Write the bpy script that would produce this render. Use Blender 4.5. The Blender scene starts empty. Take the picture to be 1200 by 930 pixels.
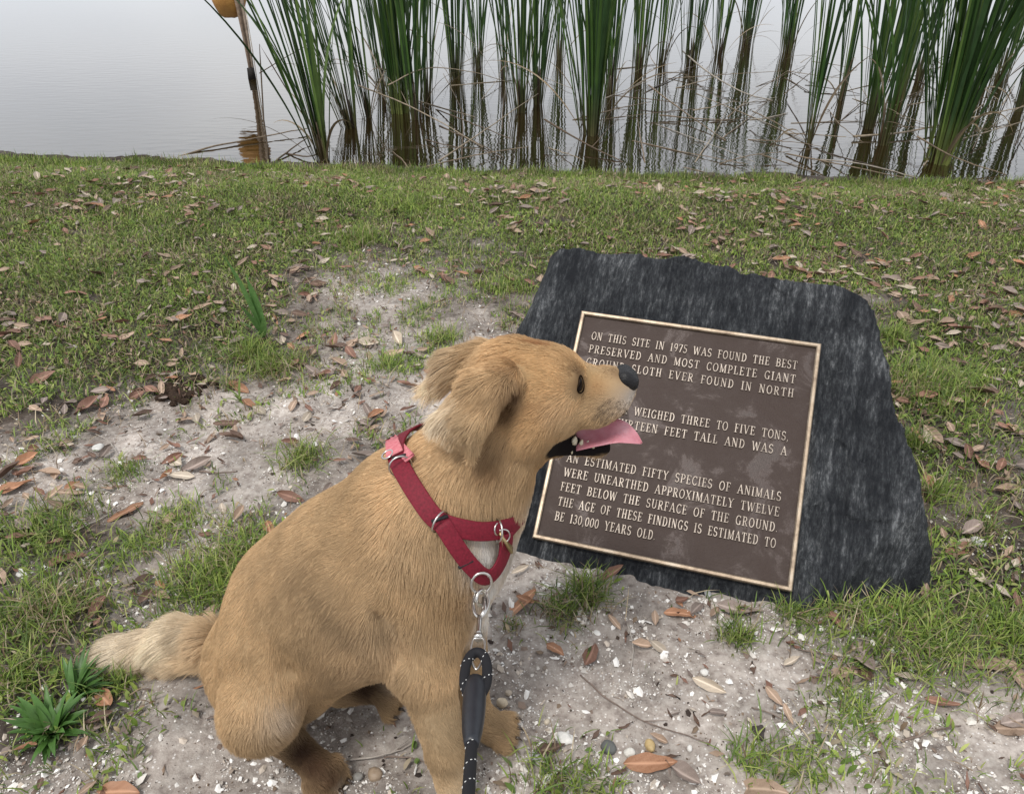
import bpy, math, random
import numpy as np
from mathutils import Vector, Matrix
from mathutils.bvhtree import BVHTree

R = math.radians
S = bpy.context.scene
COL = S.collection
random.seed(7)
rng = np.random.default_rng(11)

# ------------------------------------------------------------------ camera, world, sun, exposure
CAM_H, PITCH, FPX = 1.08, R(31), 900.0
cam_d = bpy.data.cameras.new('camera')
cam_d.sensor_width = 36.0
cam_d.lens = 36.0 * FPX / 1200.0
cam_d.clip_start = 0.05
cam_d.clip_end = 1500
cam = bpy.data.objects.new('camera', cam_d)
cam.location = (0, 0, CAM_H)
cam.rotation_euler = (math.pi / 2 - PITCH, 0, 0)
COL.objects.link(cam)
S.camera = cam

SUN_EL, SUN_AZ = R(62), R(215)     # azimuth clockwise from +Y
w = bpy.data.worlds.new('World'); S.world = w; w.use_nodes = True
nt = w.node_tree; nt.nodes.clear()
out = nt.nodes.new('ShaderNodeOutputWorld'); bg = nt.nodes.new('ShaderNodeBackground')
sky = nt.nodes.new('ShaderNodeTexSky'); sky.sky_type = 'NISHITA'; sky.sun_disc = False
sky.sun_elevation = SUN_EL; sky.sun_rotation = SUN_AZ; sky.dust_density = 3.0
hs = nt.nodes.new('ShaderNodeHueSaturation'); hs.inputs['Saturation'].default_value = 0.35
nt.links.new(sky.outputs[0], hs.inputs['Color'])
tc = nt.nodes.new('ShaderNodeTexCoord')
mp = nt.nodes.new('ShaderNodeMapping'); mp.inputs['Scale'].default_value = (1.2, 1.2, 3.5)
nz = nt.nodes.new('ShaderNodeTexNoise'); nz.inputs['Scale'].default_value = 1.6; nz.inputs['Detail'].default_value = 6
cr = nt.nodes.new('ShaderNodeValToRGB')
cr.color_ramp.elements[0].position = 0.3; cr.color_ramp.elements[0].color = (7.0, 7.4, 8.1, 1)
cr.color_ramp.elements[1].position = 0.7; cr.color_ramp.elements[1].color = (10.2, 10.3, 10.5, 1)
nt.links.new(tc.outputs['Generated'], mp.inputs[0]); nt.links.new(mp.outputs[0], nz.inputs['Vector'])
nt.links.new(nz.outputs[0], cr.inputs[0])
mx = nt.nodes.new('ShaderNodeMix'); mx.data_type = 'RGBA'; mx.inputs[0].default_value = 0.86
nt.links.new(hs.outputs[0], mx.inputs[6]); nt.links.new(cr.outputs[0], mx.inputs[7])
sx_ = nt.nodes.new('ShaderNodeSeparateXYZ'); nt.links.new(tc.outputs['Generated'], sx_.inputs[0])
mrz = nt.nodes.new('ShaderNodeMapRange'); mrz.inputs['From Min'].default_value = 0.05; mrz.inputs['From Max'].default_value = .75
mrz.inputs['To Min'].default_value = 1.24; mrz.inputs['To Max'].default_value = .95; nt.links.new(sx_.outputs['Z'], mrz.inputs[0])   # added brightening of the sky towards the horizon, to lighten the water's reflection
vmz = nt.nodes.new('ShaderNodeVectorMath'); vmz.operation = 'SCALE'; nt.links.new(mx.outputs[2], vmz.inputs[0]); nt.links.new(mrz.outputs[0], vmz.inputs['Scale'])
nt.links.new(vmz.outputs[0], bg.inputs[0]); bg.inputs[1].default_value = 0.070
nt.links.new(bg.outputs[0], out.inputs[0])

sd = bpy.data.lights.new('sun', 'SUN'); sd.energy = 1.5; sd.angle = R(16); sd.color = (1, .96, .9)
so = bpy.data.objects.new('sun', sd); COL.objects.link(so)
sdir = Vector((math.sin(SUN_AZ) * math.cos(SUN_EL), math.cos(SUN_AZ) * math.cos(SUN_EL), math.sin(SUN_EL)))
so.rotation_euler = sdir.to_track_quat('Z', 'Y').to_euler()
so.location = sdir * 20
vs = S.view_settings
vs.view_transform = 'Standard'; vs.look = 'None'; vs.gamma = 1; vs.exposure = 0.64; vs.use_curve_mapping = False
S.cycles.max_bounces = 6; S.cycles.diffuse_bounces = 3; S.cycles.transparent_max_bounces = 6
S.cycles.use_denoising = True

# ------------------------------------------------------------------ helpers
sp_, cp_ = math.sin(PITCH), math.cos(PITCH)
def raydir(px, py):
    u, v = (np.asarray(px, float) - 600) / FPX, (np.asarray(py, float) - 465) / FPX
    return np.stack([u, cp_ - v * sp_, -sp_ - v * cp_], -1)
def at(px, py, Y):                      # point at depth Y (metres ahead of the photographer)
    d = raydir(px, py); t = Y / d[1]
    return np.array([0, 0, CAM_H]) + d * t
def on_ground(px, py, z=0.0):
    d = raydir(px, py); t = (z - CAM_H) / d[..., 2]
    return np.array([0, 0, CAM_H]) + d * (t[..., None] if np.ndim(t) else t)
def photo_map(X, Y):                    # inverse of on_ground at z=0: the survey grid of the ground cover
    yc = cp_ * Y + sp_ * CAM_H
    return 600 + FPX * X / yc, 465 + FPX * (-sp_ * Y + cp_ * CAM_H) / yc

def _h(ix, iy, iz, seed):
    n = (ix * 374761393 + iy * 668265263 + iz * 2147483647 + seed * 1274126177) & 0xFFFFFFFF
    n = ((n ^ (n >> 13)) * 1274126177) & 0xFFFFFFFF
    return ((n ^ (n >> 16)) & 0xFFFF) / 65535.0
def vnoise(P, seed=0):                  # value noise 0..1
    P = np.asarray(P, float)
    if P.shape[-1] == 2: P = np.concatenate([P, np.zeros(P.shape[:-1] + (1,))], -1)
    F = np.floor(P); I = F.astype(np.int64); f = P - F; f = f * f * (3 - 2 * f)
    r = 0
    for a in (0, 1):
        for b in (0, 1):
            for c in (0, 1):
                wgt = (f[..., 0] if a else 1 - f[..., 0]) * (f[..., 1] if b else 1 - f[..., 1]) * (f[..., 2] if c else 1 - f[..., 2])
                r = r + wgt * _h(I[..., 0] + a, I[..., 1] + b, I[..., 2] + c, seed)
    return r
def fbm(P, oct=4, seed=0):
    s, a, t = 0, 1.0, 0
    for i in range(oct):
        s = s + a * vnoise(np.asarray(P) * 2 ** i + 17.3 * i, seed + i); t += a; a *= .5
    return s / t
def sstep(a, b, x):
    t = np.clip((x - a) / (b - a), 0, 1); return t * t * (3 - 2 * t)

def setp(o, label=None, cat=None, group=None, kind=None):
    if label: o['label'] = label
    if cat: o['category'] = cat
    if group: o['group'] = group
    if kind: o['kind'] = kind
    return o
ORG = {}
def empty(name, loc):
    o = bpy.data.objects.new(name, None); o.location = loc; o.empty_display_size = .05
    COL.objects.link(o); ORG[o.name] = np.array(loc, float); return o
def newobj(name, me, parent=None, org=None):
    o = bpy.data.objects.new(name, me); COL.objects.link(o)
    if parent: o.parent = parent; ORG[o.name] = ORG[parent.name]
    else:
        ORG[o.name] = np.zeros(3) if org is None else np.array(org, float); o.location = ORG[o.name]
    return o
def fastmesh(name, V, quads=None, tris=None, cols=None, smooth=True, mats=(), matidx=None, extra=None):
    me = bpy.data.meshes.new(name)
    V = np.asarray(V, np.float32)
    L, st, n = [], [], 0
    if quads is not None and len(quads):
        q = np.asarray(quads, np.int32); L.append(q.ravel()); st.append(np.arange(len(q)) * 4); n = len(q) * 4
    if tris is not None and len(tris):
        t = np.asarray(tris, np.int32); L.append(t.ravel()); st.append(n + np.arange(len(t)) * 3)
    L = np.concatenate(L).astype(np.int32); st = np.concatenate(st).astype(np.int32)
    me.vertices.add(len(V)); me.vertices.foreach_set('co', V.ravel())
    me.loops.add(len(L)); me.loops.foreach_set('vertex_index', L)
    me.polygons.add(len(st)); me.polygons.foreach_set('loop_start', st)
    me.update(calc_edges=True)
    me.polygons.foreach_set('use_smooth', np.full(len(st), smooth, bool))
    for m in mats: me.materials.append(m)
    if matidx is not None: me.polygons.foreach_set('material_index', np.asarray(matidx, np.int32))
    if cols is not None:
        a = me.attributes.new('tint', 'FLOAT_COLOR', 'POINT')
        c = np.ones((len(V), 4), np.float32); c[:, :3] = cols; a.data.foreach_set('color', c.ravel())
    if extra:
        for k, val in extra.items():
            a = me.attributes.new(k, 'FLOAT', 'POINT'); a.data.foreach_set('value', np.asarray(val, np.float32))
    me.validate(); me.update()
    return me
class MB:                               # small mesh collector
    def __init__(s): s.v, s.q, s.t, s.c = [], [], [], []; s.n = 0
    def add(s, V, q=(), t=(), col=None):
        V = np.asarray(V, float)
        s.v.append(V)
        if len(q): s.q.append(np.asarray(q, int) + s.n)
        if len(t): s.t.append(np.asarray(t, int) + s.n)
        if col is not None: s.c.append(np.broadcast_to(np.asarray(col, float), (len(V), 3)))
        s.n += len(V)
    def build(s, name, mats, parent=None, org=None, smooth=True):
        if not isinstance(mats, (list, tuple)): mats = [mats]
        V = np.concatenate(s.v)
        o0 = ORG[parent.name] if parent else (np.zeros(3) if org is None else np.array(org, float))
        me = fastmesh(name, V - o0, np.concatenate(s.q) if s.q else None, np.concatenate(s.t) if s.t else None,
                      np.concatenate(s.c) if s.c else None, smooth, mats)
        return newobj(name, me, parent, org)
    def tube(s, pts, r, seg=8, cap=True, col=None):
        pts = np.asarray(pts, float); n = len(pts)
        r = np.broadcast_to(np.asarray(r, float), (n,))
        T = np.gradient(pts, axis=0); T /= np.linalg.norm(T, axis=1)[:, None] + 1e-9
        up = np.array([0, 0, 1.]) if abs(T[0][2]) < .9 else np.array([1., 0, 0])
        V = []
        A = np.cross(T[0], up); A /= np.linalg.norm(A)
        for i in range(n):
            A = A - T[i] * (A @ T[i]); A /= np.linalg.norm(A) + 1e-9
            B = np.cross(T[i], A)
            th = np.arange(seg) * 2 * math.pi / seg
            V.append(pts[i] + r[i] * (np.cos(th)[:, None] * A + np.sin(th)[:, None] * B))
        q = []
        for i in range(n - 1):
            for k in range(seg):
                q.append((i * seg + k, i * seg + (k + 1) % seg, (i + 1) * seg + (k + 1) % seg, (i + 1) * seg + k))
        V = np.concatenate(V); t = []
        if cap:
            V = np.concatenate([V, pts[:1], pts[-1:]]); a, b = n * seg, n * seg + 1
            for k in range(seg):
                t.append((a, (k + 1) % seg, k)); t.append((b, (n - 1) * seg + k, (n - 1) * seg + (k + 1) % seg))
        s.add(V, q, t, col)
    def box(s, c, ax, ay, az, hx, hy, hz):
        V = [np.array(c) + ax * hx * i + ay * hy * j + az * hz * k for i in (-1, 1) for j in (-1, 1) for k in (-1, 1)]
        s.add(V, [(0, 1, 3, 2), (4, 6, 7, 5), (0, 4, 5, 1), (2, 3, 7, 6), (0, 2, 6, 4), (1, 5, 7, 3)])
    def ring(s, c, nrm, R_, r_, sx=1.0, seg=20):
        nrm = Vector(nrm).normalized(); a = nrm.orthogonal().normalized(); b = nrm.cross(a)
        a, b = np.array(a), np.array(b)
        # keep b close to vertical so that sx stretches it
        up = np.array([0, 0, 1.]); up = up - np.array(nrm) * up[2] * 0 - np.array(nrm) * (up @ np.array(nrm))
        if np.linalg.norm(up) > .1: b = up / np.linalg.norm(up); a = np.cross(b, np.array(nrm))
        th = np.linspace(0, 2 * math.pi, seg, endpoint=False)
        V = []
        for t in th:
            ctr = np.array(c) + a * math.cos(t) * R_ + b * math.sin(t) * R_ * sx
            o = a * math.cos(t) + b * math.sin(t)
            for k in range(8):
                p = 2 * math.pi * k / 8
                V.append(ctr + r_ * (o * math.cos(p) + np.array(nrm) * math.sin(p)))
        q = [(i * 8 + k, i * 8 + (k + 1) % 8, ((i + 1) % seg) * 8 + (k + 1) % 8, ((i + 1) % seg) * 8 + k) for i in range(seg) for k in range(8)]
        s.add(V, q)
def catmull(P, n):
    P = np.asarray(P, float); P = np.concatenate([[2 * P[0] - P[1]], P, [2 * P[-1] - P[-2]]])
    o = []
    for i in range(1, len(P) - 2):
        for t in np.linspace(0, 1, n, endpoint=False):
            a, b, c, d = P[i - 1:i + 3]
            o.append(.5 * ((2 * b) + (-a + c) * t + (2 * a - 5 * b + 4 * c - d) * t * t + (-a + 3 * b - 3 * c + d) * t ** 3))
    o.append(P[-2]); return np.array(o)

# ------------------------------------------------------------------ materials
def N(nt, t, **k):
    n = nt.nodes.new(t)
    for a, b in k.items():
        if a in n.inputs: n.inputs[a].default_value = b
        else: setattr(n, a, b)
    return n
def pmat(name, col=(.5, .5, .5), rough=.6, metal=0., spec=.5):
    m = bpy.data.materials.new(name); m.use_nodes = True
    b = m.node_tree.nodes['Principled BSDF']
    b.inputs['Base Color'].default_value = (*col, 1); b.inputs['Roughness'].default_value = rough
    b.inputs['Metallic'].default_value = metal; b.inputs['Specular IOR Level'].default_value = spec
    return m, m.node_tree, b
def noisy(name, stops, scale=20, rough=.7, metal=0., bump=.2, bdist=.002, bscale=None, stretch=(1, 1, 1), detail=8, spec=.5, rvar=0.):
    m, t, b = pmat(name, stops[0][1], rough, metal, spec)
    tc = N(t, 'ShaderNodeTexCoord'); mp = N(t, 'ShaderNodeMapping'); mp.inputs['Scale'].default_value = stretch
    t.links.new(tc.outputs['Object'], mp.inputs[0])
    n = N(t, 'ShaderNodeTexNoise', Scale=scale, Detail=detail, Roughness=.65); t.links.new(mp.outputs[0], n.inputs['Vector'])
    r = N(t, 'ShaderNodeValToRGB'); e = r.color_ramp.elements
    e[0].position = stops[0][0]; e[0].color = (*stops[0][1], 1); e[1].position = stops[-1][0]; e[1].color = (*stops[-1][1], 1)
    for p, c in stops[1:-1]:
        x = e.new(p); x.color = (*c, 1)
    t.links.new(n.outputs[0], r.inputs[0]); t.links.new(r.outputs[0], b.inputs['Base Color'])
    n2 = N(t, 'ShaderNodeTexNoise', Scale=bscale or scale * 3, Detail=6); t.links.new(mp.outputs[0], n2.inputs['Vector'])
    bp = N(t, 'ShaderNodeBump', Strength=bump, Distance=bdist); t.links.new(n2.outputs[0], bp.inputs['Height'])
    t.links.new(bp.outputs[0], b.inputs['Normal'])
    if rvar:
        mr = N(t, 'ShaderNodeMapRange'); mr.inputs['To Min'].default_value = rough - rvar; mr.inputs['To Max'].default_value = rough + rvar
        t.links.new(n.outputs[0], mr.inputs[0]); t.links.new(mr.outputs[0], b.inputs['Roughness'])
    return m
def tinted(name, rough=.6, spec=.3, trans=0., nscale=0, namt=.3):
    m, t, b = pmat(name, (.5, .5, .5), rough, 0, spec)
    a = N(t, 'ShaderNodeAttribute', attribute_name='tint')
    src = a.outputs['Color']
    if nscale:
        tc = N(t, 'ShaderNodeTexCoord'); n = N(t, 'ShaderNodeTexNoise', Scale=nscale, Detail=4)
        t.links.new(tc.outputs['Object'], n.inputs['Vector'])
        mr = N(t, 'ShaderNodeMapRange'); mr.inputs['From Min'].default_value = .3; mr.inputs['From Max'].default_value = .7
        mr.inputs['To Min'].default_value = 1 - namt; mr.inputs['To Max'].default_value = 1 + namt
        t.links.new(n.outputs[0], mr.inputs[0])
        mm = N(t, 'ShaderNodeVectorMath', operation='SCALE'); t.links.new(src, mm.inputs[0]); t.links.new(mr.outputs[0], mm.inputs['Scale'])
        src = mm.outputs[0]
    t.links.new(src, b.inputs['Base Color'])
    if trans:
        tr = N(t, 'ShaderNodeBsdfTranslucent'); t.links.new(src, tr.inputs['Color'])
        ms = N(t, 'ShaderNodeMixShader'); ms.inputs[0].default_value = trans
        t.links.new(b.outputs[0], ms.inputs[1]); t.links.new(tr.outputs[0], ms.inputs[2])
        t.links.new(ms.outputs[0], t.nodes['Material Output'].inputs['Surface'])
    return m

# ------------------------------------------------------------------ ground cover survey (rows y=180..930 every 50, columns x=0..1200 every 60)
GRASS = """999999999999999999999
999999999988888888999
999998876778888877888
999998445555666666788
988887434445433333876
888765324332222336887
665332212221112225777
333211254222222224665
321122232221222333545
875447532211111343676
565237621211134322787
777201111132102134887
666210000011000125634
677320000001000032333
555210000022100232221
322000000122100332222"""
SAND = """111111111111111111111
111111111111111111111
111111112531111111111
111111386423222222222
111112468543333333222
111134467775333333222
113578888874333332223
567887665554333332222
865677545444433322222
432455344555543332222
235556445566666543223
335556666666666644334
335666666666777765555
224666666666777777677
335666666666777777777
555666666666777777777"""
LEAF = """222333222222222222223
233433333344455444334
233334445433555556555
332334444443455566666
543344454433333333787
676544343322333333788
887665332222222223798
887532222222222233699
776432222222222223798
765432222222222234677
765433322223322235655
765322222223332233455
443211111112222234456
322111111112222223434
222111111112222223333
222111111112222222222"""
def gridf(txt):
    A = np.array([[int(c) for c in r] for r in txt.split()], float) / 9
    def f(X, Y):
        px, py = photo_map(X, Y)
        gx = np.clip(px / 60, 0, 19.999); gy = np.clip((py - 180) / 50, 0, 14.999)
        ix, iy = gx.astype(int), gy.astype(int); fx, fy = gx - ix, gy - iy
        return (A[iy, ix] * (1 - fx) * (1 - fy) + A[iy, ix + 1] * fx * (1 - fy) + A[iy + 1, ix] * (1 - fx) * fy + A[iy + 1, ix + 1] * fx * fy)
    return f
grass_f, sand_f, leaf_f = gridf(GRASS), gridf(SAND), gridf(LEAF)

WATER_Z = -0.12
def edgeY(x): return 4.50 - 0.10 * np.clip(x, -6, 6) + .03 * np.sin(x * 5.1) + .02 * np.sin(x * 13 + 1)
def height(X, Y):
    X = np.asarray(X, float); Y = np.asarray(Y, float)
    e = edgeY(X)
    P = np.stack([X, Y], -1)
    z = (fbm(P * 2.2, 3, 3) - .5) * .035 + (fbm(P * 11, 3, 5) - .5) * .016
    far = sstep(8, 20, np.abs(X)) + sstep(0, -6, Y)
    z = z * (1 - np.clip(far, 0, 1) * .5)
    z = z - .105 * sstep(-.95, .02, Y - e) - .7 * sstep(0, 2.0, Y - e)
    z = z - .028 * np.exp(-(((X + .81) / .09) ** 2 + ((Y - 1.66) / .08) ** 2))     # little dug hole
    return z
def gz(x, y): return float(height(np.array([x]), np.array([y]))[0])

def axis(lo, hi, step, far):
    a = list(np.arange(lo, hi, step)); s = step; v = a[-1]
    while v < far: s *= 1.25; v += s; a.append(v)
    s = step; v = a[0]; b = []
    while v > -far: s *= 1.25; v -= s; b.append(v)
    return np.array(b[::-1] + a)
xs, ys = axis(-3.6, 3.6, .0125, 300), axis(.25, 5.4, .0115, 300)
XX, YY = np.meshgrid(xs, ys)
PP = np.stack([XX, YY], -1)
ZZ = height(XX, YY)
SS = sand_f(XX, YY); GG = grass_f(XX, YY)
patch = fbm(PP * 9, 4, 31)
sandm = np.clip(SS * 1.22 + (patch - .5) * .85, 0, 1)
crumb = fbm(PP * 45, 3, 41)
ZZ = ZZ + (crumb - .5) * .009 * (XX ** 2 < 16) * (YY < edgeY(XX) + .3)
nx, ny = len(xs), len(ys)
I = np.arange(nx * ny).reshape(ny, nx)
quads = np.stack([I[:-1, :-1], I[:-1, 1:], I[1:, 1:], I[1:, :-1]], -1).reshape(-1, 4)
gm, t, b = pmat('sandy_soil', (.3, .25, .22), .95, 0, .15)
geo = N(t, 'ShaderNodeNewGeometry')
at_s = N(t, 'ShaderNodeAttribute', attribute_name='sandy')
at_g = N(t, 'ShaderNodeAttribute', attribute_name='grassy')
n1 = N(t, 'ShaderNodeTexNoise', Scale=60, Detail=8, Roughness=.7); t.links.new(geo.outputs['Position'], n1.inputs['Vector'])
n2 = N(t, 'ShaderNodeTexNoise', Scale=7, Detail=6, Roughness=.6); t.links.new(geo.outputs['Position'], n2.inputs['Vector'])
mxs = N(t, 'ShaderNodeMix', data_type='RGBA'); t.links.new(at_s.outputs['Fac'], mxs.inputs[0])
r1 = N(t, 'ShaderNodeValToRGB'); e = r1.color_ramp.elements
e[0].position = .3; e[0].color = (.045, .032, .024, 1); e[1].position = .72; e[1].color = (.17, .13, .10, 1)
r2 = N(t, 'ShaderNodeValToRGB'); e = r2.color_ramp.elements
e[0].position = .28; e[0].color = (.22, .18, .16, 1); e[1].position = .7; e[1].color = (.68, .625, .57, 1)
x = e.new(.45); x.color = (.44, .385, .345, 1)
t.links.new(n1.outputs[0], r1.inputs[0]); t.links.new(n1.outputs[0], r2.inputs[0])
t.links.new(r1.outputs[0], mxs.inputs[6]); t.links.new(r2.outputs[0], mxs.inputs[7])
vr = N(t, 'ShaderNodeTexVoronoi', Scale=230); t.links.new(geo.outputs['Position'], vr.inputs['Vector'])
vr.feature = 'F1'
sepc = N(t, 'ShaderNodeSeparateColor'); t.links.new(vr.outputs['Color'], sepc.inputs[0])
gt = N(t, 'ShaderNodeMath', operation='GREATER_THAN'); gt.inputs[1].default_value = .90; t.links.new(sepc.outputs[0], gt.inputs[0])
lt = N(t, 'ShaderNodeMath', operation='LESS_THAN'); lt.inputs[1].default_value = .42; t.links.new(vr.outputs['Distance'], lt.inputs[0])
mu = N(t, 'ShaderNodeMath', operation='MULTIPLY'); t.links.new(gt.outputs[0], mu.inputs[0]); t.links.new(lt.outputs[0], mu.inputs[1])
mu2 = N(t, 'ShaderNodeMath', operation='MULTIPLY'); t.links.new(mu.outputs[0], mu2.inputs[0]); t.links.new(at_s.outputs['Fac'], mu2.inputs[1])
mx2 = N(t, 'ShaderNodeMix', data_type='RGBA'); t.links.new(mu2.outputs[0], mx2.inputs[0]); t.links.new(mxs.outputs[2], mx2.inputs[6])
mx2.inputs[7].default_value = (.72, .69, .66, 1)
dk = N(t, 'ShaderNodeMapRange'); dk.inputs['From Min'].default_value = .35; dk.inputs['From Max'].default_value = .65
dk.inputs['To Min'].default_value = .60; dk.inputs['To Max'].default_value = 1.1; t.links.new(n2.outputs[0], dk.inputs[0])
vm = N(t, 'ShaderNodeVectorMath', operation='SCALE'); t.links.new(mx2.outputs[2], vm.inputs[0]); t.links.new(dk.outputs[0], vm.inputs['Scale'])
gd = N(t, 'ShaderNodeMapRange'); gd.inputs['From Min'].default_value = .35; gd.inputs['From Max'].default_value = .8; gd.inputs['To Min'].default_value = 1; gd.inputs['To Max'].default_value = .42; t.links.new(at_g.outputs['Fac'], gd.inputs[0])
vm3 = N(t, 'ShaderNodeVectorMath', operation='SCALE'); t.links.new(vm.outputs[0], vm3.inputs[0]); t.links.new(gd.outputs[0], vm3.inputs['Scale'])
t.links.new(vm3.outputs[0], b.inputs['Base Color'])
bp = N(t, 'ShaderNodeBump', Strength=.9, Distance=.006); t.links.new(n1.outputs[0], bp.inputs['Height']); t.links.new(bp.outputs[0], b.inputs['Normal'])
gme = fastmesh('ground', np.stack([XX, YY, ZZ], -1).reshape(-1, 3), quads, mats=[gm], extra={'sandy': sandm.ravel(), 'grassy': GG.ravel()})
ground = newobj('ground', gme); setp(ground, kind='structure')

# water
wm, t, b = pmat('pond_water', (.020, .013, .004), .02, 0, 1.0)
b.inputs['IOR'].default_value = 1.75
geo = N(t, 'ShaderNodeNewGeometry'); mp = N(t, 'ShaderNodeMapping'); mp.inputs['Scale'].default_value = (3, 7, 1)
t.links.new(geo.outputs['Position'], mp.inputs[0])
n1 = N(t, 'ShaderNodeTexNoise', Scale=1.8, Detail=2, Roughness=.45); t.links.new(mp.outputs[0], n1.inputs['Vector'])
bp = N(t, 'ShaderNodeBump', Strength=.055, Distance=.03); t.links.new(n1.outputs[0], bp.inputs['Height']); t.links.new(bp.outputs[0], b.inputs['Normal'])
wx, wy = axis(-6, 6, .5, 280), np.concatenate([np.arange(3.2, 12, .4), 12 * 1.25 ** np.arange(0, 15)])
WX, WY = np.meshgrid(wx, wy); I = np.arange(WX.size).reshape(WX.shape)
wq = np.stack([I[:-1, :-1], I[:-1, 1:], I[1:, 1:], I[1:, :-1]], -1).reshape(-1, 4)
water = newobj('water', fastmesh('water', np.stack([WX, WY, np.full_like(WX, WATER_Z)], -1).reshape(-1, 3), wq, mats=[wm]))
setp(water, kind='structure')

# ------------------------------------------------------------------ stone with plaque
CEN = np.array([0.34070764, 1.30412059, 0.19159457])
EX = np.array([0.96112643, -0.27522575, -0.02206281]); EY = np.array([0.22223675, 0.7237078, 0.65334359]); EN = np.cross(EX, EY)
if EN[2] < 0: EN = -EN
def pl(u, v, w_=0.): return CEN + EX * u + EY * v + EN * w_

def surface_nets(D, lo, h):
    s = D < 0
    nx, ny, nz = D.shape
    cnt = np.zeros((nx - 1, ny - 1, nz - 1), np.float32); acc = np.zeros((nx - 1, ny - 1, nz - 1, 3), np.float32)
    def sl(a, n): return slice(a, n - 1 + a)
    for ax in range(3):
        others = [k for k in range(3) if k != ax]
        for a in (0, 1):
            for b_ in (0, 1):
                o0 = [0, 0, 0]; o0[others[0]] = a; o0[others[1]] = b_
                o1 = list(o0); o1[ax] = 1
                A = D[sl(o0[0], nx), sl(o0[1], ny), sl(o0[2], nz)]; B = D[sl(o1[0], nx), sl(o1[1], ny), sl(o1[2], nz)]
                m = (A < 0) != (B < 0)
                tt = np.where(m, A / np.where(m, A - B, 1), 0)
                cnt += m
                for k in range(3):
                    acc[..., k] += m * (tt if k == ax else o0[k])
    act = cnt > 0
    idx = -np.ones(act.shape, np.int64); idx[act] = np.arange(act.sum())
    ijk = np.argwhere(act)
    V = (ijk + acc[act] / cnt[act][:, None]) * h + lo
    Q = []
    for ax in range(3):
        a, b_ = [(1, 2), (2, 0), (0, 1)][ax]
        A = np.take(D, range(0, D.shape[ax] - 1), axis=ax); B = np.take(D, range(1, D.shape[ax]), axis=ax)
        m = (A < 0) != (B < 0); e = np.argwhere(m)
        e = e[(e[:, a] > 0) & (e[:, b_] > 0) & (e[:, a] < D.shape[a] - 1) & (e[:, b_] < D.shape[b_] - 1)]
        da = np.zeros(3, int); da[a] = 1; db = np.zeros(3, int); db[b_] = 1
        q = np.stack([idx[tuple((e - da - db).T)], idx[tuple((e - db).T)], idx[tuple(e.T)], idx[tuple((e - da).T)]], -1)
        inside = (A < 0)[tuple(e.T)]
        q[~inside] = q[~inside][:, ::-1]
        Q.append(q)
    return V, np.concatenate(Q)

marker = empty('memorial_marker', (CEN[0], CEN[1], 0.0))
setp(marker, 'leaning dark grey stone slab bearing a bronze text plaque on the sandy bank', 'memorial stone')
poly = np.array([(-.3775, .4100), (-.3492, .4222), (-.25, .416), (-.1618, .4213), (-.1219, .4135), (-.0293, .4261), (.0194, .4114), (.1287, .4097),
                 (.2, .402), (.2782, .4080), (.336, .392), (.350, .350), (.3631, .3035), (.4081, .142), (.445, .05), (.484, -.0389), (.540, -.1903), (.59, -.46),
                 (-.45, -.46), (-.42, -.30), (-.4157, -.1533), (-.43, .05), (-.4152, .1877), (-.385, .2835)])
h = .0048
gu, gv, gw = np.arange(-.5, .6, h), np.arange(-.47, .47, h), np.arange(-.50, .02, h)
U, Vv = np.meshgrid(gu, gv, indexing='ij')
P2 = np.stack([U, Vv], -1)
P2n = P2 + .020 * (np.stack([fbm(P2 * 9, 3, 51), fbm(P2 * 9, 3, 61)], -1) - .5) * 2
def blocky(P, s, seed):                 # stepped fracture noise
    Q_ = P * s + 1.5 * fbm(P * s * .5, 2, seed)[..., None]; I_ = np.floor(Q_).astype(np.int64)
    return _h(I_[..., 0], I_[..., 1], I_[..., 1] * 0, seed) - .5
chipn = blocky(P2, 14, 401) * .005 + blocky(P2, 34, 402) * .006
d2 = np.full(U.shape, 1e9); ins = np.zeros(U.shape, bool)
for i in range(len(poly)):
    a, c = poly[i], poly[(i + 1) % len(poly)]; e = c - a; wv = P2n - a
    tt = np.clip((wv @ e) / (e @ e), 0, 1); dd = wv - tt[..., None] * e
    d2 = np.minimum(d2, np.hypot(dd[..., 0], dd[..., 1]))
    c1 = (a[1] > P2n[..., 1]) != (c[1] > P2n[..., 1])
    xi = a[0] + (P2n[..., 1] - a[1]) / (c[1] - a[1] + 1e-12) * (c[0] - a[0])
    ins ^= c1 & (P2n[..., 0] < xi)
d2 = np.where(ins, -d2, d2) + chipn + .002
facn = np.where((np.abs(U) < .262) & (np.abs(Vv) < .265), 0, 1) * (blocky(P2 * np.array([1, .35]), 22, 403) * .007)
W3 = gw[None, None, :]
P3 = np.stack(np.broadcast_arrays(U[..., None], Vv[..., None], W3), -1)
n3 = fbm(P3 * np.array([16, 5, 16]), 4, 71) - .5
n3b = fbm(P3 * np.array([60, 14, 60]), 2, 75) - .5
slab_top = -.008 - .0 * U
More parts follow.
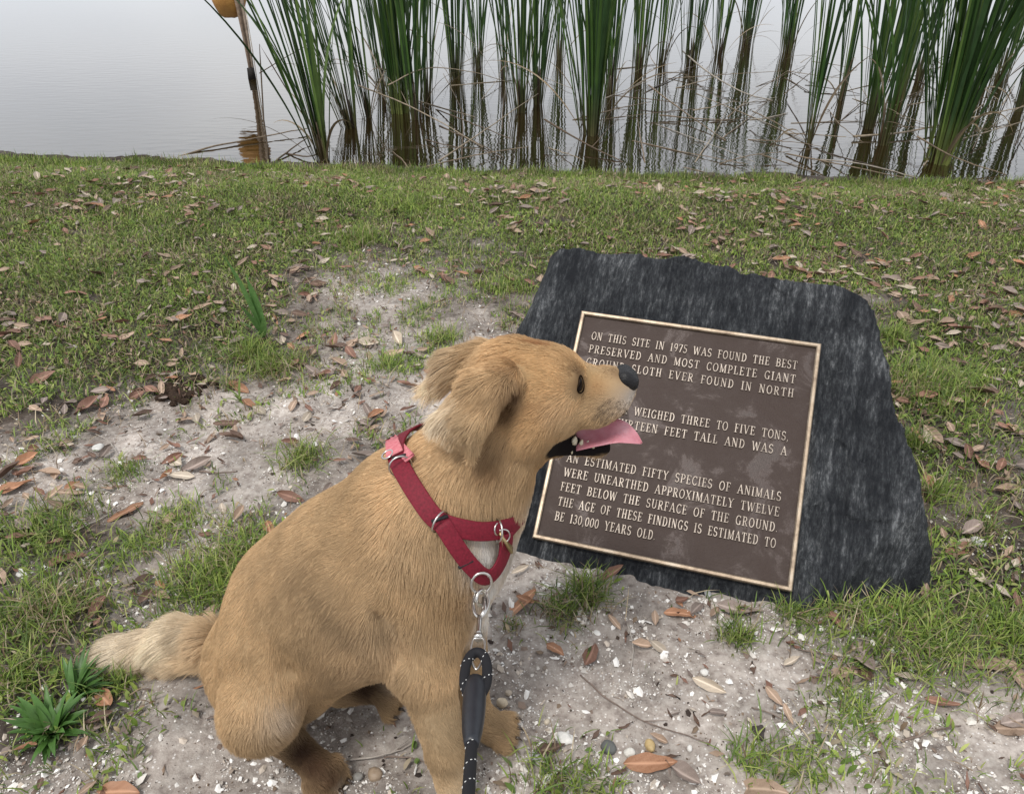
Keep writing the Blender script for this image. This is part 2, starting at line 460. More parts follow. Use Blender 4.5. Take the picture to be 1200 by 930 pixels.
# chipped facets: lower right corner, upper left edge
l1 = ((U - .33) * .80 - (Vv + .22) * .60) ; f1 = np.maximum(0, l1 - .0) * .62
l2 = (-(U + .375) * .93 + (Vv - .30) * .15); f2 = np.maximum(0, l2 + .022) * 1.2
l3 = (Vv - .385); f3 = np.maximum(0, l3) * 0.0
plq = (np.abs(U) < .262) & (np.abs(Vv) < .265)
rough_amt = np.where(plq, .25, 1.0)
front = W3 - (slab_top - f1 - f2 - f3)[..., None] - n3 * .022 * rough_amt[..., None] - n3b * .006 - facn[..., None]
back = -(W3 + (.13 + np.clip((Vv + .35) * .42, 0, .4))[..., None])
side = d2[..., None] - W3 * .10 + n3 * .016 + n3b * .010
kk = .003
D = np.maximum(np.maximum(front, side), back)
hh = np.clip(.5 - .5 * (front - side) / kk, 0, 1); D = np.maximum(side * (hh) + front * (1 - hh) + kk * hh * (1 - hh), back)
Vr, Qr = surface_nets(D.astype(np.float32), np.array([gu[0], gv[0], gw[0]]), h)
rm, t, b = pmat('dark_slate', (.04, .05, .06), .7, 0, .3)
tc = N(t, 'ShaderNodeTexCoord'); mp = N(t, 'ShaderNodeMapping'); mp.inputs['Scale'].default_value = (1, .28, 1)
t.links.new(tc.outputs['Object'], mp.inputs[0])
n1 = N(t, 'ShaderNodeTexNoise', Scale=150, Detail=12, Roughness=.8); t.links.new(mp.outputs[0], n1.inputs['Vector'])
n2 = N(t, 'ShaderNodeTexNoise', Scale=6, Detail=8, Roughness=.6); t.links.new(tc.outputs['Object'], n2.inputs['Vector'])
n3_ = N(t, 'ShaderNodeTexNoise', Scale=140, Detail=6, Roughness=.8); t.links.new(tc.outputs['Object'], n3_.inputs['Vector'])
r1 = N(t, 'ShaderNodeValToRGB'); e = r1.color_ramp.elements
e[0].position = .42; e[0].color = (.008, .010, .014, 1); e[1].position = .63; e[1].color = (.25, .26, .27, 1)
x = e.new(.485); x.color = (.026, .029, .034, 1); x = e.new(.545); x.color = (.064, .069, .075, 1)
ad = N(t, 'ShaderNodeMath', operation='MULTIPLY_ADD'); ad.inputs[1].default_value = .38; t.links.new(n2.outputs[0], ad.inputs[0])
ad2 = N(t, 'ShaderNodeMath', operation='MULTIPLY_ADD'); ad2.inputs[1].default_value = .62; t.links.new(n1.outputs[0], ad2.inputs[0]); t.links.new(ad.outputs[0], ad2.inputs[2])
ad.inputs[2].default_value = -.005
mpv = N(t, 'ShaderNodeMapping'); mpv.inputs['Scale'].default_value = (1, .07, 1); t.links.new(tc.outputs['Object'], mpv.inputs[0])
nv_ = N(t, 'ShaderNodeTexNoise', Scale=38, Detail=5, Roughness=.7); t.links.new(mpv.outputs[0], nv_.inputs['Vector'])
ad3 = N(t, 'ShaderNodeMath', operation='MULTIPLY_ADD'); ad3.inputs[1].default_value = .30; t.links.new(nv_.outputs[0], ad3.inputs[0]); t.links.new(ad2.outputs[0], ad3.inputs[2])
ad4 = N(t, 'ShaderNodeMath', operation='SUBTRACT'); ad4.inputs[1].default_value = .15; t.links.new(ad3.outputs[0], ad4.inputs[0])
t.links.new(ad4.outputs[0], r1.inputs[0]); t.links.new(r1.outputs[0], b.inputs['Base Color'])
bp = N(t, 'ShaderNodeBump', Strength=1.0, Distance=.009); t.links.new(n1.outputs[0], bp.inputs['Height'])
bp2 = N(t, 'ShaderNodeBump', Strength=.9, Distance=.003); t.links.new(n3_.outputs[0], bp2.inputs['Height']); t.links.new(bp.outputs[0], bp2.inputs['Normal'])
t.links.new(bp2.outputs[0], b.inputs['Normal'])
stone = newobj('stone', fastmesh('stone', Vr, Qr, mats=[rm]), marker)
M4 = Matrix((( EX[0], EY[0], EN[0], 0), (EX[1], EY[1], EN[1], 0), (EX[2], EY[2], EN[2], 0), (0, 0, 0, 1)))
LOC = Vector(tuple(CEN - ORG[marker.name]))
stone.matrix_local = Matrix.Translation(LOC) @ M4
stone['label'] = 'rough dark blue grey slate slab with a jagged top edge'

# plaque in its own (u,v,w) frame
PW, PH = .5035 / 2, .5083 / 2
bz, t, b = pmat('bronze_field', (.05, .03, .02), .5, .35, .5)
tc = N(t, 'ShaderNodeTexCoord')
n1 = N(t, 'ShaderNodeTexNoise', Scale=9, Detail=10, Roughness=.7, Distortion=.6); t.links.new(tc.outputs['Object'], n1.inputs['Vector'])
n2 = N(t, 'ShaderNodeTexNoise', Scale=330, Detail=4); t.links.new(tc.outputs['Object'], n2.inputs['Vector'])
mpb = N(t, 'ShaderNodeMapping'); mpb.inputs['Scale'].default_value = (1, 2.2, 1); mpb.inputs['Rotation'].default_value = (0, 0, .6)
t.links.new(tc.outputs['Object'], mpb.inputs[0])
n4 = N(t, 'ShaderNodeTexNoise', Scale=42, Detail=6, Roughness=.6, Distortion=1.5); t.links.new(mpb.outputs[0], n4.inputs['Vector'])
r1 = N(t, 'ShaderNodeValToRGB'); e = r1.color_ramp.elements
e[0].position = .44; e[0].color = (.036, .021, .016, 1); e[1].position = .62; e[1].color = (.048, .035, .031, 1)
x = e.new(.555); x.color = (.042, .027, .022, 1); x = e.new(.57); x.color = (.050, .034, .030, 1)
t.links.new(n1.outputs[0], r1.inputs[0]); t.links.new(r1.outputs[0], b.inputs['Base Color'])
r3 = N(t, 'ShaderNodeMapRange'); r3.inputs['From Min'].default_value = .52; r3.inputs['From Max'].default_value = .57
r3.inputs['To Min'].default_value = .60; r3.inputs['To Max'].default_value = .47
t.links.new(n1.outputs[0], r3.inputs[0]); t.links.new(r3.outputs[0], b.inputs['Roughness'])
bp = N(t, 'ShaderNodeBump', Strength=.5, Distance=.0012); t.links.new(n4.outputs[0], bp.inputs['Height'])
bp2 = N(t, 'ShaderNodeBump', Strength=.5, Distance=.0006); t.links.new(n2.outputs[0], bp2.inputs['Height']); t.links.new(bp.outputs[0], bp2.inputs['Normal'])
t.links.new(bp2.outputs[0], b.inputs['Normal'])
rim_m = noisy('polished_bronze', [(.3, (.17, .125, .09)), (.5, (.33, .26, .19)), (.75, (.43, .37, .30))], 30, .42, .6, .3, .0006, 200)
let_m = noisy('letter_bronze', [(.3, (.20, .165, .135)), (.55, (.38, .325, .275)), (.8, (.50, .445, .39))], 60, .45, .35, .2, .0004, 300)
def local_obj(name, mb, mat_, parent):
    me = fastmesh(name, np.concatenate(mb.v), np.concatenate(mb.q) if mb.q else None, np.concatenate(mb.t) if mb.t else None, None, False, [mat_])
    return newobj(name, me, parent)
m = MB(); X_, Y_, Z_ = np.eye(3)
m.box((0, 0, -.003), X_, Y_, Z_, PW - .003, PH - .003, .006)
plaque = local_obj('plaque', m, bz, marker)
plaque.matrix_local = Matrix.Translation(LOC) @ M4
plaque['label'] = 'square cast bronze plaque with raised capital lettering'
m = MB()
fw = .0088; prof = [(0, -.012), (0, .0085), (.002, .0105), (fw - .002, .0105), (fw, .0085), (fw, .002)]
cor = [(-1, -1), (1, -1), (1, 1), (-1, 1)]
V = []
for cx, cy in cor:
    for o_, z_ in prof: V.append((cx * (PW - o_), cy * (PH - o_), z_))
q = []
for i in range(4):
    j = (i + 1) % 4
    for k in range(len(prof) - 1): q.append((i * 6 + k, j * 6 + k, j * 6 + k + 1, i * 6 + k + 1))
m.add(V, q)
fr = local_obj('frame', m, rim_m, plaque)

# stroke font (serif capitals); heavy strokes H, thin strokes T
H_, T_ = .150, .085
def arc(cx, cy, rx, ry, a0, a1, n=9):
    return [(cx + rx * math.cos(R(a)), cy + ry * math.sin(R(a))) for a in np.linspace(a0, a1, n)]
def serif(x, y, wd=.20): return (.06, [(x - wd, y), (x + wd, y)])
def stem(x, s0=True, s1=True, wd=.19):
    r = [(H_, [(x, 0), (x, 1)])]
    if s0: r.append(serif(x, .03, wd))
    if s1: r.append(serif(x, .97, wd))
    return r
G = {}
G['A'] = (.86, [(T_, [(.12, 0), (.43, 1)]), (H_, [(.43, 1), (.74, 0)]), (.07, [(.24, .35), (.62, .35)]), serif(.12, .03, .14), serif(.74, .03, .15)])
G['B'] = (.74, stem(.2) + [(T_, [(.2, .96), (.42, .96)]), (T_, [(.2, .52), (.42, .52)]), (T_, [(.2, .04), (.42, .04)]), (.13, arc(.4, .74, .2, .22, 90, -90)), (.14, arc(.4, .28, .24, .24, 90, -90))])
G['C'] = (.76, [(.13, arc(.42, .5, .30, .47, 50, 310, 15)), (.07, [(.64, .98), (.64, .72)]), (.07, [(.64, .30), (.64, .06)])])
G['D'] = (.80, stem(.2) + [(T_, [(.2, .96), (.38, .96)]), (T_, [(.2, .04), (.38, .04)]), (.14, arc(.36, .5, .32, .46, 90, -90, 13))])
G['E'] = (.70, stem(.2) + [(T_, [(.2, .96), (.6, .96)]), (T_, [(.2, .52), (.46, .52)]), (T_, [(.2, .04), (.62, .04)]), (.06, [(.6, .98), (.6, .78)]), (.06, [(.62, .24), (.62, .02)]), (.06, [(.46, .62), (.46, .42)])])
G['F'] = (.66, stem(.2) + [(T_, [(.2, .96), (.58, .96)]), (T_, [(.2, .52), (.46, .52)]), (.06, [(.58, .98), (.58, .78)]), (.06, [(.46, .62), (.46, .42)])])
G['G'] = (.82, [(.13, arc(.43, .5, .31, .47, 50, 300, 15)), (.07, [(.66, .98), (.66, .74)]), (H_, [(.64, .42), (.64, .04)]), serif(.64, .42, .14)])
G['H'] = (.84, stem(.2, wd=.16) + stem(.64, wd=.16) + [(T_, [(.2, .5), (.64, .5)])])
G['I'] = (.42, stem(.2))
G['L'] = (.66, stem(.2) + [(T_, [(.2, .04), (.58, .04)]), (.06, [(.58, .28), (.58, .02)])])
G['M'] = (.98, [(T_, [(.16, 0), (.16, 1)]), (H_, [(.16, 1), (.48, .06)]), (T_, [(.48, .06), (.78, 1)]), (H_, [(.80, 1), (.80, 0)]), serif(.16, .03, .13), serif(.80, .03, .16), serif(.1, .97, .1), serif(.86, .97, .1)])
G['N'] = (.84, [(T_, [(.16, 0), (.16, 1)]), (H_, [(.16, 1), (.66, 0)]), (T_, [(.66, 0), (.66, 1)]), serif(.16, .03, .13), serif(.66, .97, .13), serif(.1, .97, .1)])
G['O'] = (.82, [(.13, arc(.41, .5, .31, .47, 0, 360, 21))])
G['P'] = (.70, stem(.2) + [(T_, [(.2, .96), (.4, .96)]), (T_, [(.2, .46), (.4, .46)]), (.14, arc(.38, .71, .22, .25, 90, -90))])
G['R'] = (.80, stem(.2) + [(T_, [(.2, .96), (.4, .96)]), (T_, [(.2, .50), (.4, .50)]), (.13, arc(.38, .73, .21, .23, 90, -90)), (H_, [(.38, .5), (.68, .02)]), serif(.70, .03, .09)])
G['S'] = (.66, [(.13, arc(.33, .73, .21, .24, 40, 250, 10) + arc(.33, .26, .23, .24, 70, -140, 10)), (.06, [(.52, .96), (.52, .74)]), (.06, [(.11, .26), (.11, .04)])])
G['T'] = (.76, [(H_, [(.38, 0), (.38, 1)]), serif(.38, .03), (T_, [(.08, .96), (.68, .96)]), (.06, [(.08, .98), (.08, .74)]), (.06, [(.68, .98), (.68, .74)])])
G['U'] = (.84, [(H_, [(.2, 1), (.2, .32)]), (.12, arc(.43, .32, .23, .28, 180, 360, 11)), (T_, [(.66, .32), (.66, 1)]), serif(.2, .97, .17), serif(.66, .97, .13)])
G['V'] = (.82, [(H_, [(.12, 1), (.41, 0)]), (T_, [(.41, 0), (.70, 1)]), serif(.12, .97, .15), serif(.70, .97, .13)])
G['W'] = (1.12, [(H_, [(.12, 1), (.34, 0)]), (T_, [(.34, 0), (.56, .95)]), (H_, [(.56, .95), (.78, 0)]), (T_, [(.78, 0), (1.0, 1)]), serif(.12, .97, .14), serif(1.0, .97, .12)])
G['X'] = (.80, [(H_, [(.12, 1), (.66, 0)]), (T_, [(.66, 1), (.12, 0)]), serif(.12, .97, .13), serif(.66, .03, .13), serif(.66, .97, .11), serif(.12, .03, .11)])
G['Y'] = (.80, [(H_, [(.12, 1), (.4, .48)]), (T_, [(.4, .48), (.68, 1)]), (H_, [(.4, .5), (.4, 0)]), serif(.12, .97, .14), serif(.68, .97, .12), serif(.4, .03)])
G['0'] = (.66, [(.13, arc(.33, .5, .24, .47, 0, 360, 21))])
G['1'] = (.46, [(H_, [(.24, 0), (.24, 1)]), (.07, [(.24, .97), (.08, .82)]), serif(.24, .03, .16)])
G['3'] = (.64, [(.13, arc(.30, .74, .20, .23, 150, -90, 10) + arc(.30, .27, .23, .24, 90, -160, 10))])
G['5'] = (.64, [(T_, [(.16, .96), (.54, .96)]), (.08, [(.16, .96), (.14, .55)]), (.13, arc(.28, .31, .25, .28, 115, -150, 12))])
G['7'] = (.62, [(T_, [(.1, .96), (.56, .96)]), (H_, [(.54, .96), (.26, 0)]), (.06, [(.1, .98), (.1, .76)])])
G['9'] = (.66, [(.13, arc(.33, .70, .22, .27, 0, 360, 16)), (.12, arc(.20, .62, .36, .58, 5, -70, 8))])
G['.'] = (.30, [(.16, [(.1, .08), (.18, .08)])])
G[','] = (.30, [(.15, [(.12, .09), (.18, .09)]), (.07, [(.17, .06), (.09, -.14)])])
CH, CWX = .0185, .0148
def text_width(s_, sp): return sum((G[c][0] * CWX if c != ' ' else .0105) + sp for c in s_) - sp
m = MB(); k_ = 0
def stroke(pts, wd, z0):
    P = np.array(pts, float); n = len(P)
    T = np.gradient(P, axis=0) if n > 2 else np.repeat((P[1:] - P[:1]), 2, 0)
    closed = n > 4 and np.linalg.norm(P[0] - P[-1]) < 1e-6
    if closed: T[0] = T[-1] = P[1] - P[-2]
    T /= np.linalg.norm(T, axis=1)[:, None]; Nn = np.stack([-T[:, 1], T[:, 0]], -1)
    a = P + Nn * wd / 2; c = P - Nn * wd / 2; a2 = P + Nn * wd * .33; c2 = P - Nn * wd * .33
    V, q = [], []
    for i in range(n):
        V += [(*a[i], -.0005), (*a[i], z0 * .6), (*a2[i], z0), (*c2[i], z0), (*c[i], z0 * .6), (*c[i], -.0005)]
    for i in range(n - 1):
        for k in range(5): q.append((i * 6 + k, i * 6 + k + 1, (i + 1) * 6 + k + 1, (i + 1) * 6 + k))
    q += [(0, 5, 4, 1), (1, 4, 3, 2)]; e_ = (n - 1) * 6
    q += [(e_ + 5, e_, e_ + 1, e_ + 4), (e_ + 4, e_ + 1, e_ + 2, e_ + 3)]
    return V, q
LINES = [(0, 'ON THIS SITE IN 1975 WAS FOUND THE BEST', -.219, .211), (1, 'PRESERVED AND MOST COMPLETE GIANT', -.219, .211),
         (2, 'GROUND SLOTH EVER FOUND IN NORTH', -.219, .211), (3, 'AMERICA.', -.219, -.118),
         (5, 'THE SLOTH WEIGHED THREE TO FIVE TONS,', -.217, .212), (6, 'STOOD THIRTEEN FEET TALL AND WAS A', -.217, .212),
         (9, 'AN ESTIMATED FIFTY SPECIES OF ANIMALS', -.217, .212), (10, 'WERE UNEARTHED APPROXIMATELY TWELVE', -.217, .212),
         (11, 'FEET BELOW THE SURFACE OF THE GROUND.', -.217, .213), (12, 'THE AGE OF THESE FINDINGS IS ESTIMATED TO', -.216, .213), (13, 'BE 130,000 YEARS OLD.', -.216, -.012)]
for row, s_, x0, x1 in LINES:
    yb = .200 - row * .03085 - CH / 2
    w0 = text_width(s_, 0); nsp = len(s_) - 1
    sp = (x1 - x0 - w0) / nsp; sc = 1.0
    if sp < .0012: sc = (x1 - x0 - .0012 * nsp) / w0; sp = .0012
    cx_ = x0
    for ch in s_:
        if ch == ' ': cx_ += .0105 * sc + sp; continue
        gw_, st = G[ch]
        for wd, pts in st:
            k_ += 1
            P = [(cx_ + p[0] * CWX * sc, yb + p[1] * CH) for p in pts]
            V, q = stroke(P, wd * CWX * 1.12, .0036 + (k_ % 23) * .00002)
            V = [(a, b_, c + .0032) for a, b_, c in V]
            m.add(V, q)
        cx_ += gw_ * CWX * sc + sp
lt_ = local_obj('lettering', m, let_m, plaque)
# ------------------------------------------------------------------ the dog
DY = .80
dog_org = np.array([-.25, DY, 0.])
#   px, py, Y, radius  ->  px, py, Y, radius, blend
CONES = [
 ((495, 622, .79), .106, (494, 690, .79), .095, .04),      # shoulders, brisket
 ((496, 625, .79), .105, (422, 682, .79), .119, .05),      # back, rib cage
 ((422, 680, .79), .122, (368, 712, .80), .114, .05),      # loin
 ((368, 712, .80), .112, (328, 768, .80), .106, .04),      # rump
 ((318, 782, .73), .070, (305, 833, .68), .056, .030),     # near thigh, knee
 ((350, 775, .86), .066, (398, 792, .83), .042, .03),      # far thigh
 ((496, 690, .73), .060, (496, 782, .68), .041, .030),     # near upper arm
 ((498, 785, .68), .038, (522, 880, .655), .0255, .020),    # near forearm
 ((522, 880, .655), .0260, (540, 948, .635), .025, .012),   # near pastern
 ((540, 948, .635), .027, (562, 960, .625), .020, .010),
 ((512, 690, .83), .056, (534, 728, .80), .038, .03),      # far upper arm
 ((538, 728, .80), .038, (556, 835, .77), .024, .015),     # far forearm
 ((556, 835, .77), .026, (588, 862, .762), .024, .010),    # far paw
 ((318, 850, .69), .032, (345, 874, .69), .022, .016),     # near hock
 ((345, 874, .69), .020, (377, 903, .675), .024, .010),    # near hind foot
 ((400, 800, .83), .034, (452, 806, .815), .022, .012),     # far hind foot
 ((508, 612, .795), .094, (548, 562, .805), .072, .05),    # neck
 ((548, 566, .805), .072, (588, 500, .815), .060, .04),
 ((606, 452, .82), .058, (622, 458, .82), .060, .03),      # skull
 ((626, 486, .80), .043, (652, 488, .80), .024, .02),      # near cheek
 ((628, 487, .84), .044, (652, 492, .84), .030, .02),      # far cheek
 ((656, 441, .80), .031, (660, 443, .84), .031, .02),      # brow
 ((662, 466, .82), .041, (700, 463, .82), .0345, .016),    # muzzle
 ((700, 463, .82), .0335, (716, 458, .82), .0285, .012),
 ((718, 452, .82), .0225, (731, 450, .82), .0170, .010),
 ((696, 484, .80), .018, (722, 472, .804), .015, .008),    # lips
 ((696, 484, .84), .018, (722, 472, .836), .015, .008),
 ((640, 515, .82), .036, (655, 521, .82), .014, .010),     # jaw root
 ((650, 522, .815), .013, (706, 524, .82), .0125, .006),   # lower jaw
 ((246, 752, .87), .030, (212, 750, .90), .027, .02),      # tail
 ((212, 750, .90), .027, (150, 762, .905), .023, .02),
 ((150, 762, .905), .023, (112, 775, .905), .011, .01),
 ((594, 438, .775), .016, (562, 448, .758), .016, .008),   # near ear
 ((588, 448, .758), .017, (556, 492, .736), .018, .005),
 ((556, 492, .736), .017, (553, 534, .728), .007, .004),
 ((562, 448, .756), .016, (524, 484, .746), .010, .005),
 ((562, 455, .750), .014, (536, 506, .738), .009, .005),
 ((600, 444, .770), .010, (605, 474, .762), .006, .004),
 ((576, 416, .865), .015, (540, 424, .880), .016, .008),    # far ear
 ((540, 424, .880), .016, (514, 446, .885), .010, .005),
 ((544, 648, .80), .040, (526, 690, .79), .045, .03),       # breast bone
]
for dx in (-1, 0, 1, 2):                                   # toes
    pass
def toes(px, py, Y, hx, hy, spread, r, n=4, ln=.018):      # toe cones fan out from the foot, heading (hx, hy) on the ground
    c = at(px, py, Y); hd = np.array([hx, hy, 0.]); hd /= np.linalg.norm(hd); sd_ = np.array([-hd[1], hd[0], 0])
    o = []
    for i in range(n):
        k = (i - (n - 1) / 2)
        a = c + sd_ * k * spread; e_ = c + sd_ * k * spread * 1.25 + hd * (ln - abs(k) * .004); a[2] = max(a[2], r + .003); e_[2] = r * .95
        o.append((a, e_, r, k, hd))
    return o
TOES = toes(586, 862, .762, 1, -.15, .014, .0115) + toes(376, 903, .675, .75, -.6, .014, .0115) + \
       toes(556, 962, .626, .9, -.4, .014, .0115) + toes(450, 806, .815, .95, -.2, .013, .011)
hD = .0056
gx, gy, gz_ = np.arange(-.82, .22, hD), np.arange(.56, 1.0, hD), np.arange(-.03, .74, hD)
GX, GY, GZ = np.meshgrid(gx.astype(np.float32), gy.astype(np.float32), gz_.astype(np.float32), indexing='ij')
D = np.full(GX.shape, .3, np.float32)
def roundcone(P, a, b_, ra, rb):
    ba = b_ - a; pa = P - a; t_ = np.clip((pa @ ba) / (ba @ ba), 0, 1)
    return np.linalg.norm(pa - t_[..., None] * ba, axis=-1) - (ra + (rb - ra) * t_)
def blend_in(a, b_, ra, rb, k):
    lo = np.minimum(a - ra, b_ - rb) - .12; hi = np.maximum(a + ra, b_ + rb) + .12
    lo = np.minimum(a - ra, np.minimum(b_ - rb, b_ - rb)) - .10
    hi = np.maximum(a + ra, b_ + rb) + .10
    s = tuple(slice(max(0, np.searchsorted(g, lo[i])), np.searchsorted(g, hi[i])) for i, g in enumerate((gx, gy, gz_)))
    P = np.stack([GX[s], GY[s], GZ[s]], -1)
    d = roundcone(P, a.astype(np.float32), b_.astype(np.float32), ra, rb).astype(np.float32)
    o = D[s]; hh = np.clip(.5 + .5 * (o - d) / k, 0, 1)
    D[s] = o * (1 - hh) + d * hh - k * hh * (1 - hh)
for a, ra, b_, rb, k in CONES: blend_in(at(*a), at(*b_), ra, rb, k)
for a, e_, r_, k, hd in TOES: blend_in(a, e_, r_, r_ * .9, .005)
# shallow folds: between shoulder and rib cage, in front of the thigh
def groove(pts, r_, depth):
    global D
    P = catmull([at(*p) for p in pts], 6)
    for a in P:
        s = tuple(slice(max(0, np.searchsorted(g, a[i] - r_ * 3)), np.searchsorted(g, a[i] + r_ * 3)) for i, g in enumerate((gx, gy, gz_)))
        q_ = np.sqrt((GX[s] - a[0]) ** 2 + (GY[s] - a[1]) ** 2 + (GZ[s] - a[2]) ** 2)
        D[s] += depth / 3 * np.exp(-(q_ / r_) ** 2)
groove([(446, 705, .69), (462, 745, .675), (480, 775, .675)], .018, .015)
groove([(345, 760, .70), (357, 800, .70), (352, 840, .71)], .016, .022)
groove([(250, 800, .70), (290, 780, .66), (322, 778, .66), (338, 796, .67)], .013, .024)
groove([(505, 700, .66), (512, 730, .66), (506, 765, .655)], .014, .006)
groove([(560, 560, .72), (575, 535, .73), (590, 505, .75)], .012, .006)
Vd, Qd = surface_nets(D, np.array([gx[0], gy[0], gz_[0]]), hD)
# keep only the biggest connected piece is unnecessary: all cones overlap. Light smoothing
E_ = np.concatenate([Qd[:, [0, 1]], Qd[:, [1, 2]], Qd[:, [2, 3]], Qd[:, [3, 0]]])
E_ = np.unique(np.sort(E_, 1), axis=0)
deg = np.bincount(E_.ravel(), minlength=len(Vd)).astype(float)
for it in range(3):
    A_ = np.zeros_like(Vd)
    for k in range(3): A_[:, k] = np.bincount(E_[:, 0], Vd[E_[:, 1], k], len(Vd)) + np.bincount(E_[:, 1], Vd[E_[:, 0], k], len(Vd))
    Vd = Vd * .5 + .5 * A_ / deg[:, None]
def sdf_normal(P):
    fx = (P - np.array([gx[0], gy[0], gz_[0]])) / hD
    def samp(Q_):
        Q_ = np.clip(Q_, 0, np.array(D.shape) - 1.001); i = Q_.astype(int); f_ = Q_ - i; r_ = 0
        i1 = np.minimum(i + 1, np.array(D.shape) - 1)
        for a in (0, 1):
            for b1 in (0, 1):
                for c in (0, 1):
                    ii = (i1 if a else i)[:, 0], (i1 if b1 else i)[:, 1], (i1 if c else i)[:, 2]
                    r_ = r_ + (f_[:, 0] if a else 1 - f_[:, 0]) * (f_[:, 1] if b1 else 1 - f_[:, 1]) * (f_[:, 2] if c else 1 - f_[:, 2]) * D[ii]
        return r_
    g = np.stack([samp(fx + e * 1.2) - samp(fx - e * 1.2) for e in np.eye(3)], -1)
    return g / (np.linalg.norm(g, axis=1)[:, None] + 1e-9)

bvh = BVHTree.FromPolygons([tuple(v) for v in Vd], [tuple(int(i) for i in q_) for q_ in Qd])
def on_coat(px, py, Y):                 # the spot on the coat seen there, if it is the surface near that depth
    dd = raydir(px, py); h_ = bvh.ray_cast(Vector((0, 0, CAM_H)), Vector(tuple(dd / np.linalg.norm(dd))))
    p = at(px, py, Y)
    if h_[0] is None: return np.array(bvh.find_nearest(Vector(tuple(p)))[0])
    q_ = np.array(h_[0]); return q_ if abs(q_[1] - Y) < .10 else p
# colour of the coat, with some shade painted in: (px, py, Y, radius m, rgb, strength)
TAN = np.array([.525, .360, .200])
PAINT = [
 ((600, 400, .82), .06, (.68, .45, .24), .9), ((630, 420, .82), .05, (.66, .42, .205), .9), ((640, 480, .79), .05, (.52, .31, .13), .6),
 ((560, 430, .76), .05, (.66, .46, .26), .8), ((512, 480, .745), .030, (.88, .76, .58), .9), ((514, 436, .89), .040, (.90, .76, .56), .9),
 ((550, 512, .73), .026, (.44, .32, .19), .8), ((602, 458, .748), .022, (.07, .03, .014), 1.), ((598, 478, .745), .016, (.10, .05, .02), 1.), ((681, 450, .79), .013, (.06, .03, .02), .95), ((678, 436, .79), .008, (.12, .06, .03), .8), ((672, 452, .79), .008, (.30, .17, .08), .6), ((660, 480, .775), .03, (.62, .44, .26), .7),  # the dark spots at the ear opening paint in its inner shadow
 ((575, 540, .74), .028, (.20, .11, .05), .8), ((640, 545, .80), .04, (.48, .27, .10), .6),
 ((632, 592, .80), .040, (.80, .70, .56), .8), ((612, 635, .80), .055, (.94, .92, .88), 1.), ((602, 680, .79), .060, (.94, .92, .88), 1.), ((592, 715, .79), .05, (.90, .87, .82), 1.), ((566, 645, .715), .028, (.92, .88, .82), 1.), ((585, 650, .75), .035, (.94, .9, .85), 1.),
 ((548, 700, .69), .03, (.44, .27, .13), .5),
 ((420, 580, .79), .09, (.50, .335, .18), .6), ((350, 690, .72), .06, (.37, .25, .14), .5), ((470, 650, .70), .06, (.48, .34, .20), .6), ((455, 740, .69), .04, (.56, .42, .27), .6), ((400, 740, .69), .05, (.36, .25, .145), .5),  # darker flank patches put the weaker light low on the body into the colour
 ((280, 790, .70), .04, (.40, .265, .14), .6), ((300, 840, .65), .04, (.48, .34, .20), .6), ((330, 840, .66), .025, (.70, .60, .50), .5), ((440, 780, .72), .07, (.47, .33, .20), .5),
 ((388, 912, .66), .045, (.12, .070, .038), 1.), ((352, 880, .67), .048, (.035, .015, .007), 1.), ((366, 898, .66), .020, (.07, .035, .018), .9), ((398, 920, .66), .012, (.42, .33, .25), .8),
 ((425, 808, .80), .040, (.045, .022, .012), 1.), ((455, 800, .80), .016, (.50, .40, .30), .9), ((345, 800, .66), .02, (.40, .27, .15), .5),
 ((586, 858, .762), .035, (.30, .20, .11), .9), ((604, 868, .755), .012, (.52, .42, .31), .8),
 ((545, 930, .64), .05, (.64, .49, .32), .8), ((520, 850, .65), .055, (.62, .46, .28), .8), ((574, 690, .75), .026, (.92, .89, .84), 1.), ((566, 715, .75), .020, (.88, .84, .78), .9),
 ((240, 748, .87), .03, (.58, .42, .26), .6), ((200, 745, .90), .06, (.82, .70, .52), 1.), ((150, 760, .90), .06, (.84, .72, .55), 1.), ((112, 775, .90), .035, (.60, .47, .33), .8),
 ((735, 470, .82), .020, (.55, .47, .40), .8), ((715, 478, .80), .016, (.44, .33, .23), .5), ((742, 462, .82), .010, (.70, .65, .6), .7), ((722, 437, .80), .012, (.22, .13, .07), .7),
 ((690, 440, .82), .02, (.60, .38, .17), .6), ((684, 462, .785), .012, (.40, .25, .12), .5), ((700, 452, .79), .014, (.40, .20, .08), .5),
]
PAINT_P = [on_coat(*a[0]) for a in PAINT]
MOUTH = [(654, 525), (680, 529), (722, 525)]
LIP = [(650, 529), (664, 515), (700, 503), (722, 493), (737, 480)]
DOTS = [on_coat(a, b_, .79) for a, b_ in ((706, 476), (712, 472), (718, 468), (704, 483), (711, 480), (718, 476), (725, 471), (708, 489), (715, 486), (722, 482), (729, 476), (713, 493), (699, 487))]
def seg2(P, pts, Y=.80):
    r_ = np.full(len(P), 9.)
    for a, b_ in zip(pts[:-1], pts[1:]):
        A_ = at(*a, Y); B_ = at(*b_, Y); A_, B_ = A_[[0, 2]], B_[[0, 2]]; e_ = B_ - A_
        q_ = P[:, [0, 2]] - A_; t_ = np.clip(q_ @ e_ / (e_ @ e_), 0, 1)
        r_ = np.minimum(r_, np.linalg.norm(q_ - t_[:, None] * e_, axis=1))
    return r_
def proj_px(P):
    d = P - np.array([0, 0, CAM_H]); zc = d[:, 1] * cp_ - d[:, 2] * sp_
    return 600 + FPX * d[:, 0] / zc, 465 + FPX * (-d[:, 1] * sp_ - d[:, 2] * cp_) / zc
